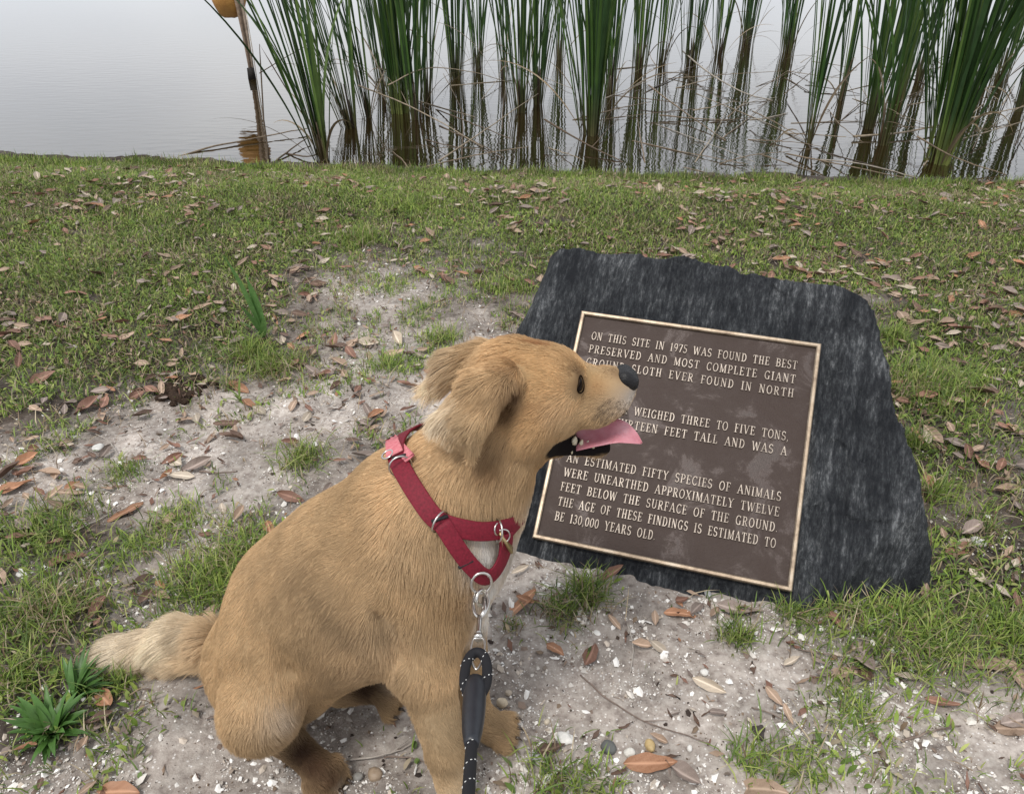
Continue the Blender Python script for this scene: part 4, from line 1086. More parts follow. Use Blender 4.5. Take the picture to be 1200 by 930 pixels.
#MARK_REST
# ------------------------------------------------------------------ grass and small weeds (uncountable: one object)
def blades(N_, bx, by, hfun, wfun, colf, bendf, seed, broad=False, zoff=0.0):
    rg = np.random.default_rng(seed); n = len(bx)
    bz_ = height(bx, by) + zoff
    az = rg.random(n) * 2 * math.pi; hh = hfun(n, rg); ww = wfun(n, rg); bd = bendf(n, rg)
    dx, dy = np.cos(az), np.sin(az); sx, sy = -dy, dx
    lv = [0, .38, .72, 1.0]; wd = [.8, 1.0, .72, 0] if not broad else [.3, 1.0, .95, 0]
    V = np.zeros((n, 7, 3)); k = 0
    for i, (l, wv) in enumerate(zip(lv, wd)):
        out_ = hh * np.sin(bd * l) / np.maximum(bd, .05) * 0 + hh * bd * l ** 1.7 * .75
        up = hh * (l - .33 * np.minimum(bd, 1.5) * l ** 2.2)
        cx, cy, cz = bx + dx * out_, by + dy * out_, bz_ + up
        if i < 3:
            V[:, k] = np.stack([cx - sx * ww * wv / 2, cy - sy * ww * wv / 2, cz], -1); V[:, k + 1] = np.stack([cx + sx * ww * wv / 2, cy + sy * ww * wv / 2, cz], -1); k += 2
        else: V[:, k] = np.stack([cx, cy, cz], -1)
    c = colf(n, rg, bx, by)
    C = np.repeat(c[:, None, :], 7, 1) * np.array([.75, .75, .95, .95, 1.05, 1.05, 1.1])[None, :, None] ** 0
    base = np.arange(n) * 7
    q = np.concatenate([base[:, None] + np.array([[0, 1, 3, 2]]), base[:, None] + np.array([[2, 3, 5, 4]])])
    t = base[:, None] + np.array([[4, 5, 6]])
    return V.reshape(-1, 3), q, t, C.reshape(-1, 3)
DOGBOX = lambda x, y: (x > -.50) & (x < .03) & (y > .60) & (y < .93)
def in_stone(x, y):
    P = np.stack([x, y, height(x, y)], -1) - CEN
    u, v, w_ = P @ EX, P @ EY, P @ EN
    return (u > -.42) & (u < .455 - v * .25) & (w_ > -.9) & (w_ < .000 - .62 * np.maximum(0, (u - .33) * .80 - (v + .22) * .60)) & (v < .42) & (v > -.46)
def scatter(n, dens, seed, ymin=.45, ymax=4.75, xr=3.5):
    xr *= 1.55; n = int(n * 1.55); rg = np.random.default_rng(seed); x = rg.uniform(-xr, xr, n); y = rg.uniform(ymin, ymax, n)
    px, py = photo_map(x, y); k = (px > -520) & (px < 1720) & (py < 1300) & (y < edgeY(x) - .03)
    x, y = x[k], y[k]; k = rg.random(len(x)) < dens(x, y); x, y = x[k], y[k]
    k = ~in_stone(x, y); return x[k], y[k]
def gdens(x, y):
    P = np.stack([x, y], -1); g = grass_f(x, y)
    c = fbm(P * 7, 3, 201) ; f_ = fbm(P * 26, 2, 211)
    return np.clip(sstep(.22, .52, g * .86 + (c - .5) * 1.30 + (f_ - .5) * .75), 0, 1) * (.25 + .75 * g)
GREENS = np.array([(.140, .215, .034), (.180, .250, .046), (.085, .135, .028), (.220, .280, .062), (.280, .310, .100), (.115, .175, .048)])
DRYS = np.array([(.38, .30, .19), (.28, .21, .14), (.44, .37, .26), (.20, .14, .09)])
def gcol(n, rg, x, y):
    c = GREENS[rg.integers(0, len(GREENS), n)]; P = np.stack([x, y], -1)
    big = fbm(P * 3.1, 3, 221)[:, None]; c = c * (.72 + .9 * big) * rg.normal(1, .16, (n, 1)).clip(.5, 1.5)
    pd = .08 + .30 * sstep(.45, .7, fbm(P * 5, 3, 231)); d = rg.random(n) < pd
    c[d] = DRYS[rg.integers(0, len(DRYS), d.sum())] * rg.normal(1, .15, (d.sum(), 1)).clip(.5, 1.4)
    return c
parts_ = []
x, y = scatter(620000, gdens, 301)
px_, py_ = photo_map(x, y); nearf = sstep(1.0, 2.2, y)
hs_ = lambda n, rg: rg.gamma(4.5, .0052, n).clip(.008, .06) * 1.0
ws_ = lambda n, rg: rg.uniform(.0014, .0030, n)
parts_.append(blades(0, x, y, hs_, ws_, gcol, lambda n, rg: rg.uniform(.2, 1.5, n), 302))
x, y = scatter(150000, lambda a, b_: gdens(a, b_) * .8, 303)           # small broad leaves of the weeds in the turf
parts_.append(blades(0, x, y, lambda n, rg: rg.uniform(.008, .022, n), lambda n, rg: rg.uniform(.004, .009, n), gcol, lambda n, rg: rg.uniform(.7, 1.8, n), 304, True, .004))
x, y = scatter(60000, lambda a, b_: .25 * sstep(.1, .5, grass_f(a, b_) + .25 * (fbm(np.stack([a, b_], -1) * 5, 2, 9) - .5)), 305)   # dead thatch lying flat
parts_.append(blades(0, x, y, lambda n, rg: rg.uniform(.02, .06, n), lambda n, rg: rg.uniform(.0012, .0028, n),
                     lambda n, rg, a, b_: DRYS[rg.integers(0, 4, n)] * rg.normal(1, .2, (n, 1)).clip(.5, 1.4), lambda n, rg: rg.uniform(1.3, 1.6, n), 306, False, .002))
# fringe of taller grass along the water
rg_ = np.random.default_rng(8); x = rg_.uniform(-5.4, 5.4, 24000); y = edgeY(x) - np.abs(rg_.normal(0, .06, 24000)) - .0
kf = fbm(np.stack([x * 5, y * 0], -1), 3, 77) > .25; x, y = x[kf], y[kf]
parts_.append(blades(0, x, y, lambda n, rg: rg.gamma(4, .009, n).clip(.012, .10), lambda n, rg: rg.uniform(.002, .004, n), gcol, lambda n, rg: rg.uniform(.1, 1.2, n), 307))
# extra tufts set where the photograph has them: px, py, radius m, count, height
TUFTS = [(660, 715, .035, 260, .035), (690, 700, .03, 220, .05), (930, 712, .05, 380, .040), (985, 700, .06, 420, .045), (1050, 740, .12, 900, .032), (1120, 760, .10, 800, .032), (865, 745, .03, 200, .03),
         (995, 840, .05, 260, .03), (1015, 660, .012, 70, .13), (655, 912, .04, 200, .03), (700, 918, .03, 120, .025), (930, 905, .05, 260, .03), (880, 890, .03, 120, .03), (285, 665, .08, 900, .04), (240, 690, .08, 800, .04),
         (60, 720, .09, 900, .04), (140, 800, .03, 160, .04), (60, 620, .08, 700, .035), (355, 545, .05, 320, .045), (530, 545, .04, 300, .04), (320, 430, .07, 700, .045), (290, 415, .05, 500, .05), (270, 455, .02, 80, .05),
         (180, 640, .05, 300, .03), (210, 610, .05, 300, .03), (420, 280, .10, 700, .05), (480, 240, .12, 700, .05), (1080, 460, .12, 900, .05), (1110, 450, .08, 500, .05), (1150, 610, .05, 200, .03), (1090, 580, .03, 160, .06), (25, 800, .05, 300, .04), (600, 735, .02, 60, .02), (850, 430, .1, 0, .04),
         (455, 430, .05, 250, .04), (520, 400, .05, 260, .04), (590, 340, .10, 500, .04), (1180, 740, .06, 500, .04), (770, 480, .02, 0, .02), (1045, 400, .04, 250, .05), (1065, 520, .03, 150, .06), (150, 555, .05, 200, .03)]
for i, (a, b_, r_, n, hgt) in enumerate(TUFTS):
    if not n: continue
    c = on_ground(a, b_); rg = np.random.default_rng(400 + i); x = c[0] + rg.normal(0, r_ * .6, n); y = c[1] + rg.normal(0, r_ * .6, n)
    k = ~in_stone(x, y); x, y = x[k], y[k]
    parts_.append(blades(0, x, y, lambda n_, rg: rg.gamma(6, hgt / 6, n_).clip(.01, hgt * 1.8), lambda n_, rg: rg.uniform(.0013, .0028, n_), gcol, lambda n_, rg: rg.uniform(.2, 1.6, n_), 500 + i))
off = 0; Vs, Qs, Ts, Cs = [], [], [], []
for V, q, t, C in parts_: Vs.append(V); Qs.append(q + off); Ts.append(t + off); Cs.append(C); off += len(V)
grass_m = tinted('grass_blades', .55, .3, .25)
grass = newobj('grass', fastmesh('grass', np.concatenate(Vs), np.concatenate(Qs), np.concatenate(Ts), np.concatenate(Cs), True, [grass_m]))
setp(grass, 'patchy green turf with dry straw among the fallen leaves', 'grass', kind='stuff')

# ------------------------------------------------------------------ shell chips and grit
ICO = np.array([(0, 0, 1), (.9, 0, .3), (.28, .85, .3), (-.72, .53, .3), (-.72, -.53, .3), (.28, -.85, .3), (0, 0, -.6)])
ICT = np.array([(0, 1, 2), (0, 2, 3), (0, 3, 4), (0, 4, 5), (0, 5, 1), (6, 2, 1), (6, 3, 2), (6, 4, 3), (6, 5, 4), (6, 1, 5)])
def chips(x, y, sz, flat, col, seed):
    rg = np.random.default_rng(seed); n = len(x)
    V = ICO[None] * (1 + rg.normal(0, .28, (n, 7, 3))); V = V * np.stack([sz, sz * rg.uniform(.5, 1, n), sz * flat], -1)[:, None]
    a = rg.random(n) * 6.283; tx, ty = rg.normal(0, .4, n), rg.normal(0, .4, n)
    V[..., 2] += V[..., 0] * tx[:, None] + V[..., 1] * ty[:, None]
    ca, sa = np.cos(a)[:, None], np.sin(a)[:, None]
    X = V[..., 0] * ca - V[..., 1] * sa + x[:, None]; Y = V[..., 0] * sa + V[..., 1] * ca + y[:, None]; Z = V[..., 2] + height(x, y)[:, None] + (sz * flat * .25)[:, None]
    T = (np.arange(n) * 7)[:, None, None] + ICT[None]
    return np.stack([X, Y, Z], -1).reshape(-1, 3), T.reshape(-1, 3), np.repeat(col, 7, 0)
def sdens(x, y):
    P = np.stack([x, y], -1); px, py = photo_map(x, y)
    near = .18 + .82 * sstep(500, 720, py)
    return np.clip(sand_f(x, y) * near * (.15 + 1.5 * sstep(.38, .66, fbm(P * 8, 3, 601))), 0, 1)
x, y = scatter(520000, sdens, 611, ymin=.42, ymax=3.2, xr=1.9)
rg = np.random.default_rng(612); n = len(x)
sz = (rg.pareto(2.3, n) * .0011 + .0009).clip(0, .0085)
cc = np.array([(.78, .75, .71), (.66, .62, .57), (.84, .82, .79), (.52, .45, .38), (.42, .38, .34), (.20, .15, .12)])[rg.choice(6, n, p=[.30, .22, .18, .12, .10, .08])] * rg.normal(1, .08, (n, 1)).clip(.7, 1.12)
V1, T1, C1 = chips(x, y, sz, rg.uniform(.25, .8, n), cc, 613)
x, y = scatter(130000, lambda a, b_: .55 * np.ones_like(a), 621, ymin=.42, ymax=3.6, xr=2.4)     # dark crumbs of soil and bark
rg = np.random.default_rng(622); n = len(x); sz = (rg.pareto(2.8, n) * .0012 + .0009).clip(0, .008)
cc = np.array([(.07, .05, .038), (.12, .085, .06), (.045, .033, .028), (.19, .14, .10), (.27, .22, .18)])[rg.integers(0, 5, n)] * rg.normal(1, .1, (n, 1))
V2, T2, C2 = chips(x, y, sz, rg.uniform(.3, .8, n), cc, 623)
chip_m = tinted('shell_grit', .8, .2)
grit = newobj('shell_grit', fastmesh('shell_grit', np.concatenate([V1, V2]), None, np.concatenate([T1, T2 + len(V1)]), np.concatenate([C1, C2]), False, [chip_m]))
setp(grit, 'white shell fragments and dark crumbs strewn over the sandy soil', 'gravel', kind='stuff')

# ------------------------------------------------------------------ pebbles
def pebble(px, py, r_, col, label, seed, flat=.65, name='pebble', cat='pebble', group='pebbles on the sandy ground', rough_=.55, ang=0.):
    c = on_ground(px, py); z = gz(c[0], c[1]); rg = np.random.default_rng(seed)
    V, q = blob((0, 0, 0), np.eye(3), (1, 1, 1), 18, 12); V = np.array(V)
    V *= 1 + ((fbm(V * 1.3 + seed, 3, seed) - .5) * (.5 + ang))[:, None]
    a = rg.random() * 6.28; el_ = rg.uniform(.7, .95)
    V = V * np.array([r_, r_ * el_, r_ * flat]); V = np.stack([V[:, 0] * math.cos(a) - V[:, 1] * math.sin(a), V[:, 0] * math.sin(a) + V[:, 1] * math.cos(a), V[:, 2]], -1)
    m_ = noisy(name + '_stone', [(.3, tuple(np.array(col) * .7)), (.7, tuple(np.array(col) * 1.1))], 80, rough_, 0, .4, .0006, 400)
    mb = MB(); mb.add(V + np.array([c[0], c[1], z + r_ * flat * .55]), q); o = mb.build(name, m_, None, (c[0], c[1], z)); setp(o, label, cat, group); return o
PEB = [(762, 874, .0105, (.52, .38, .18), 'round ochre yellow pebble on the shell grit in front of the plaque', .8),
       (440, 909, .0115, (.36, .27, .19), 'tan pebble between the dog hind foot and front leg', .8),
       (591, 921, .011, (.40, .32, .25), 'brown pebble at the bottom beside the leash rope', .7),
       (588, 822, .0095, (.62, .52, .38), 'cream pebble just above the dog far front paw', .8),
       (713, 876, .012, (.12, .125, .12), 'dark grey pebble left of the ochre yellow pebble', .6),
       (626, 887, .012, (.50, .51, .49), 'flat pale grey shell piece below the white broken shell', .4),
       (738, 881, .009, (.72, .69, .63), 'small off white pebble touching the ochre yellow pebble on its left', .6),
       (641, 843, .0055, (.62, .54, .42), 'tiny buff pebble above the white broken shell', .8),
       (825, 790, .007, (.74, .72, .68), 'white shell lump in the middle of the grit below the plaque', .6),
       (925, 870, .008, (.60, .57, .52), 'pale round pebble right of the dark bark chip', .7),
       (808, 877, .006, (.75, .73, .69), 'small white pebble right of the orange leaf', .7),
       (420, 912, .008, (.25, .24, .22), 'grey pebble left of the tan pebble by the hind foot', .7),
       (700, 740, .0075, (.78, .76, .72), 'white shell flake in the grass tuft below the plaque corner', .35),
       (690, 672, .0085, (.76, .72, .64), 'ivory pebble beneath the lower left corner of the plaque', .7),
       (1010, 838, .007, (.70, .68, .63), 'white pebble in the right hand grit near the grass edge', .6),
       (830, 695, .009, (.42, .42, .42), 'grey stone chip below the bottom edge of the plaque', .5),
       (115, 525, .014, (.62, .61, .58), 'pale grey stone lying on the sand at the left', .5),
       (985, 652, .006, (.66, .60, .5), 'buff pebble at the foot of the stone near its right corner', .7),
       (1147, 634, .016, (.70, .68, .64), 'whitish shell lump among the brown leaves right of the stone', .45)]
for i, (a, b_, r_, c_, lb, fl_) in enumerate(PEB): pebble(a, b_, r_, c_, lb, 700 + i, fl_)
pebble(662, 863, .0125, (.80, .78, .74), 'white angular broken shell right of the dog far front paw', 731, .40, 'broken_shell', 'shell', None, .5, .9)
pebble(596, 810, .006, (.5, .42, .33), 'small brown pebble behind the dog far front paw', 733, .7)
pebble(890, 858, .013, (.055, .045, .040), 'dark bark chip lying on the white grit', 732, .35, 'bark_chip', 'bark', None, .9, .9)

# ------------------------------------------------------------------ fallen leaves
LEAFC = {'tan': ((.27, .185, .13), (.36, .26, .19)), 'reddish brown': ((.17, .085, .06), (.25, .135, .095)), 'dull grey brown': ((.17, .13, .11), (.27, .215, .185)),
         'pale buff': ((.36, .30, .235), (.46, .39, .31)), 'orange brown': ((.27, .125, .065), (.36, .19, .11)), 'dark brown': ((.085, .05, .035), (.14, .085, .06))}
def leaf_mat(nm, c1, c2):
    m_, t, b = pmat('leaf_' + nm.replace(' ', '_'), c1, .55, 0, .35)
    tc = N(t, 'ShaderNodeTexCoord'); oi = N(t, 'ShaderNodeObjectInfo')
    n1 = N(t, 'ShaderNodeTexNoise', Scale=55, Detail=6, noise_dimensions='4D'); t.links.new(tc.outputs['Object'], n1.inputs['Vector']); t.links.new(oi.outputs['Random'], n1.inputs['W'])
    mw = N(t, 'ShaderNodeMath', operation='MULTIPLY'); mw.inputs[1].default_value = 30; t.links.new(oi.outputs['Random'], mw.inputs[0]); t.links.new(mw.outputs[0], n1.inputs['W'])
    r_ = N(t, 'ShaderNodeValToRGB'); e = r_.color_ramp.elements; e[0].position = .3; e[0].color = (*c1, 1); e[1].position = .7; e[1].color = (*c2, 1)
    t.links.new(n1.outputs[0], r_.inputs[0])
    rb = N(t, 'ShaderNodeAttribute', attribute_name='rib'); mxx = N(t, 'ShaderNodeMix', data_type='RGBA')
    t.links.new(rb.outputs['Fac'], mxx.inputs[0]); t.links.new(r_.outputs[0], mxx.inputs[6]); mxx.inputs[7].default_value = (*[min(1, k * 1.5 + .03) for k in c2], 1)
    vmx = N(t, 'ShaderNodeMapRange'); vmx.inputs['To Min'].default_value = .72; vmx.inputs['To Max'].default_value = 1.25; t.links.new(oi.outputs['Random'], vmx.inputs[0])
    vv = N(t, 'ShaderNodeVectorMath', operation='SCALE'); t.links.new(mxx.outputs[2], vv.inputs[0]); t.links.new(vmx.outputs[0], vv.inputs['Scale'])
    t.links.new(vv.outputs[0], b.inputs['Base Color'])
    bp = N(t, 'ShaderNodeBump', Strength=.5, Distance=.0008); n2 = N(t, 'ShaderNodeTexNoise', Scale=260, Detail=3); t.links.new(tc.outputs['Object'], n2.inputs['Vector']); t.links.new(n2.outputs[0], bp.inputs['Height']); t.links.new(bp.outputs[0], b.inputs['Normal'])
    return m_
LM = {k: leaf_mat(k, *v) for k, v in LEAFC.items()}
def leaf_geo(ln, wr, fold, curl, twist, seed):
    rg = np.random.default_rng(seed); nu, nv = 15, 9; V = []; rib = []
    ph = rg.random(3) * 6
    for i in range(nu):
        s = i / (nu - 1); wd = wr * ln * .5 * (math.sin(math.pi * min(1, s * 1.02)) ** .72) * (1 - .18 * s) + .0002
        for j in range(nv):
            v = (j / (nv - 1) - .5) * 2; x_ = (s - .5) * ln; y_ = wd * v * (1 + .06 * math.sin(s * 17 + ph[0]))
            z_ = fold * wd * abs(v) ** 1.5 + curl * ln * ((s - .5) ** 2) * 2 + .035 * ln * math.sin(s * 6 + ph[1]) * v + .012 * ln * math.sin(s * 14 + ph[2]) * abs(v)
            tw = twist * (s - .5); y2 = y_ * math.cos(tw) - z_ * math.sin(tw); z2 = y_ * math.sin(tw) + z_ * math.cos(tw)
            V.append((x_, y2, z2)); rib.append(1. if j == nv // 2 else (.12 if (i * 2 + j) % 3 == 0 else 0))
    q = [(i * nv + j, (i + 1) * nv + j, (i + 1) * nv + j + 1, i * nv + j + 1) for i in range(nu - 1) for j in range(nv - 1)]
    return np.array(V), np.array(q), np.array(rib)
VAR = []   # length class, curl class, mesh params
for k in range(10):
    rg = np.random.default_rng(800 + k); curled = k % 2
    VAR.append((leaf_geo(1.0, rg.uniform(.34, .50), rg.uniform(.1, .35) + .5 * curled, rg.uniform(-.15, .18) + .22 * curled, rg.uniform(-.6, .6) * (1 + curled), 810 + k), curled))
LME = {}
def leaf_mesh(k, cn):
    if (k, cn) not in LME:
        (V, q, rib), _ = VAR[k]; mb = MB()
        me = fastmesh('dry_leaf', V, q, None, None, True, [LM[cn]], extra={'rib': rib})
        # petiole
        LME[(k, cn)] = me
    return LME[(k, cn)]
def place_leaf(x, y, ln, k, cn, az, tilt, lift, label):
    o = bpy.data.objects.new('dry_leaf', leaf_mesh(k, cn)); COL.objects.link(o)
    assert len(label.split()) <= 16, label
    o.scale = (ln, ln, ln); o.location = (x, y, gz(x, y) + .004 + lift); o.rotation_euler = (tilt[0], tilt[1], az)
    setp(o, label, 'leaf', 'dry leaves fallen on the ground'); return o
HERO = [  # px, py, pixel length, angle on the picture (deg, 0 = to the right, + = up), colour, variant, tilt, label
 (611, 708, 50, 40, 'orange brown', 0, 'large orange brown leaf lying on grit right of the dog chest'), (716, 678, 46, 12, 'reddish brown', 1, 'curled red brown leaf leaning under the lower left corner of the plaque'),
 (798, 716, 36, -4, 'orange brown', 2, 'orange brown leaf alone on the grit below the plaque centre'), (867, 715, 54, -8, 'dull grey brown', 4, 'long grey brown leaf below the bottom edge of the plaque'),
 (952, 668, 54, -55, 'reddish brown', 3, 'upright rust coloured leaf leaning on the stone beside the plaque corner'), (1124, 643, 42, 20, 'reddish brown', 6, 'wide dusty red leaf lying right of the stone'),
 (762, 895, 58, -3, 'orange brown', 8, 'bright orange leaf lying just under the ochre yellow pebble'), (650, 760, 26, -35, 'orange brown', 2, 'small orange leaf in the grass below the plaque left corner'),
 (768, 722, 22, -85, 'tan', 0, 'small tan leaf pointing down on the grit below the plaque'), (1083, 695, 20, 80, 'tan', 4, 'tan leaf standing against the right corner of the stone'), 
 (1062, 797, 30, -8, 'pale buff', 1, 'cupped buff leaf in the bottom right grass edge'), (988, 791, 34, 4, 'tan', 2, 'tan leaf on the grit left of the cupped buff leaf'), (1013, 799, 32, -65, 'dark brown', 3, 'dark brown leaf standing next to the tan leaf on the grit'),
 (928, 777, 26, 25, 'pale buff', 5, 'slim pale curled leaf on the grit below the stone'), (925, 730, 18, 50, 'pale buff', 0, 'short buff leaf between the grit and the grass below the stone'), (1160, 781, 60, -2, 'tan', 6, 'long tan leaf lying across the grass at the right edge'),
 (1130, 640, 30, 60, 'pale buff', 7, 'buff leaf tucked behind the wide dusty red leaf'), (1150, 680, 34, -40, 'pale buff', 4, 'silvery buff leaf right of the stone foot'), (1105, 825, 36, -15, 'reddish brown', 8, 'reddish leaf on the bottom right grit'),
 (1010, 760, 28, 10, 'dull grey brown', 2, 'greyish leaf half under the grass below the stone'), (148, 602, 40, 25, 'orange brown', 0, 'big orange brown leaf on the sand above the dog tail'), (78, 659, 42, 15, 'reddish brown', 2, 'brown leaf pair at the left beside the bright green weeds'),
 (20, 572, 46, 12, 'orange brown', 4, 'long orange leaf at the left edge on the sand'), (75, 590, 30, 5, 'pale buff', 1, 'pale curled leaf on the sand left of the big orange leaf'), (190, 630, 24, 45, 'dull grey brown', 6, 'grey leaf right of the big orange leaf'),
 (243, 629, 18, 0, 'reddish brown', 8, 'small round red brown leaf left of the dog rump'), (108, 737, 22, -75, 'pale buff', 0, 'small pale leaf standing in the grass left of the dog tail'), (8, 792, 34, -8, 'dull grey brown', 2, 'brown leaf at the left edge level with the tail tip'),
 (112, 856, 30, 5, 'dull grey brown', 4, 'brown leaf tucked under the lush green weed tuft'), (245, 510, 24, 50, 'tan', 0, 'tan leaf on the bare sand in the middle left'), (355, 393, 24, 35, 'orange brown', 6, 'orange leaf on the sand below the tall green weed'),
 (392, 404, 26, 55, 'reddish brown', 4, 'reddish leaf standing on the sand right of the tall green weed'), (430, 405, 30, 0, 'pale buff', 7, 'broad torn buff leaf on the bare sand'), (165, 455, 30, 8, 'reddish brown', 2, 'long reddish leaf left of the dark dug hole'),
 (190, 458, 22, 80, 'tan', 0, 'tan leaf standing at the rim of the dark dug hole'), (222, 345, 22, 60, 'orange brown', 6, 'orange leaf left of the tall green weed'), (245, 545, 14, 60, 'tan', 8, 'little tan leaf on sand above the dog back'),
 (345, 318, 36, 20, 'dull grey brown', 3, 'curled grey brown leaf at the top of the bare sand'), (25, 430, 30, 60, 'reddish brown', 1, 'red brown leaf standing at the left edge of the turf'), (1190, 370, 26, 10, 'orange brown', 4, 'orange brown leaf at the far right edge in the turf'),
 (1108, 478, 34, -50, 'reddish brown', 6, 'red brown leaf right of the middle of the stone'), (1180, 575, 34, 10, 'tan', 1, 'tan twisted leaf near the grey twig at the right'), (1192, 790, 40, -70, 'tan', 6, 'tan leaf hanging over the grass at the right edge'),
 (1185, 855, 40, -5, 'tan', 2, 'tan leaf at the right edge above the bottom corner'), (720, 730, 24, -50, 'tan', 0, 'tan leaf in the tuft below the plaque'), (800, 908, 44, -30, 'dull grey brown', 7, 'grey brown leaf under the bright orange leaf'), (645, 878, 34, 15, 'dark brown', 4, 'brown leaf under the white broken shell'),
]
PXM = lambda x, y: FPX / (cp_ * y + sp_ * CAM_H)
used_pos = []
for i, (a, b_, pl_, ang, cn, k, lb) in enumerate(HERO):
    c = on_ground(a, b_); e_ = on_ground(a + math.cos(R(ang)) * 8, b_ - math.sin(R(ang)) * 8); az = math.atan2(e_[1] - c[1], e_[0] - c[0])
    rg = np.random.default_rng(900 + i); ln = pl_ / PXM(c[0], c[1]) * 1.08
    stand = 'stand' in lb or 'upright' in lb or 'leaning' in lb
    if stand: ln = min(ln, .06)
    tl = (rg.uniform(-.25, .25), -.5 if stand else rg.uniform(-.15, .1))
    place_leaf(c[0], c[1], min(ln, .085), k, cn, az, tl, ln * .22 if stand else .002, lb); used_pos.append((c[0], c[1]))
ZONES = [  # name, px, py, radius px
 ('on the far turf at the left near the water', 80, 215), ('on the far turf left of centre', 300, 215), ('on the far turf in the centre near the water', 520, 225), ('on the turf behind the stone', 740, 235),
 ('on the turf right of centre near water', 930, 240), ('on the far right turf near the water', 1120, 250), ('on the left turf below the bank', 60, 300), ('in the left turf above the tall green weed', 230, 290), ('at the top of the bare sand patch', 370, 290),
 ('right of the bare sand patch top', 500, 300), ('left of the stone top corner', 580, 340), ('on the turf just behind the stone top edge', 800, 280), ('behind the right top corner of the stone', 1000, 310), ('in the turf right of the stone top', 1110, 350),
 ('in the left edge turf', 40, 390), ('left of the tall green weed', 200, 380), ('beside the foot of the tall green weed', 310, 400), ('on the sand right of the tall green weed', 420, 370), ('on the sand left of the dog head', 480, 430),
 ('in the leaf litter at the left edge', 40, 470), ('beside the dark dug hole', 200, 450), ('on the sand above the dog back', 330, 490), ('in the litter at the left above the sand', 60, 530), ('on the middle of the bare sand', 200, 530),
 ('beside the right edge of the stone', 1080, 470), ('at the right edge level with the plaque', 1170, 450), ('in the litter right of the stone', 1110, 570), ('at the right edge beside the grey twig', 1180, 560), ('right of the stone foot', 1130, 650),
 ('on the left sand above the tail', 130, 620), ('in the grass left of the dog back', 270, 630), ('at the far left above the tail tip', 30, 660), ('in the grass left of the tail tip', 40, 760), ('beside the lush green weed tuft', 60, 860), ('on the bare ground behind the dog', 190, 850),
 ('under the dog belly', 430, 850), ('by the dog front paws', 620, 850), ('below the plaque on the grit', 720, 730), ('on the grit in the middle foreground', 800, 820), ('on the grit below the stone foot', 920, 740), ('in the grass at the stone foot', 1010, 710),
 ('in the right foreground grass', 1110, 760), ('on the right foreground grit', 1050, 870), ('at the bottom centre of the view', 720, 910), ('in the bottom right corner', 1160, 880)]
ZP = np.array([(z[1], z[2]) for z in ZONES], float)
def ldens(x, y):
    P = np.stack([x, y], -1); return np.clip(leaf_f(x, y) * (.14 + 1.5 * sstep(.42, .60, fbm(P * 5, 3, 901)) + .9 * sstep(.5, .66, fbm(P * 2.2, 2, 905))), 0, 1)
lx, ly = scatter(15000, lambda a, b_: .62 * ldens(a, b_), 911, ymin=.5, ymax=4.5)
rg = np.random.default_rng(912)
k = ~(DOGBOX(lx, ly)); lx, ly = lx[k], ly[k]
px_, py_ = photo_map(lx, ly)
# the largest in the picture are individuals, the rest one litter object
inview = (px_ > 0) & (px_ < 1200) & (py_ < 930)
lns = rg.gamma(8, .0056, len(lx)).clip(.020, .078)
rank = np.argsort(-(lns * PXM(lx, ly) * inview))
NI = 300 - len(HERO); ind = np.zeros(len(lx), bool); ind[rank[:NI]] = True
CN = list(LEAFC); cpick = rg.choice(len(CN), len(lx), p=[.26, .20, .24, .12, .07, .11]); kpick = rg.integers(0, 10, len(lx)); azp = rg.random(len(lx)) * 6.283
tlx, tly = rg.normal(0, .28, len(lx)), rg.normal(0, .18, len(lx))
for i in np.where(ind)[0]:
    z = ZONES[int(np.argmin(((ZP - [px_[i], py_[i]]) ** 2).sum(1)))][0]
    sz_ = 'small' if lns[i] < .040 else ('long' if lns[i] > .055 else 'medium'); cu = 'curled' if VAR[kpick[i]][1] else 'flat'
    place_leaf(lx[i], ly[i], lns[i], kpick[i], CN[cpick[i]], azp[i], (tlx[i], tly[i]), .004 + .010 * grass_f(lx[i:i + 1], ly[i:i + 1])[0], f'{sz_} {CN[cpick[i]]} {cu} leaf {z}')
Vs, Qs, Ms, Rb = [], [], [], []; off = 0
for i in np.where(~ind)[0]:
    (V, q, rib), _ = VAR[kpick[i]]; rot = Matrix.Rotation(azp[i], 3, 'Z') @ Matrix.Rotation(tly[i], 3, 'Y') @ Matrix.Rotation(tlx[i], 3, 'X')
    Vs.append((V * lns[i]) @ np.array(rot).T + np.array([lx[i], ly[i], gz(lx[i], ly[i]) + .008 + .012 * grass_f(lx[i:i + 1], ly[i:i + 1])[0]])); Qs.append(q + off); Ms.append(np.full(len(q), cpick[i])); Rb.append(rib); off += len(V)
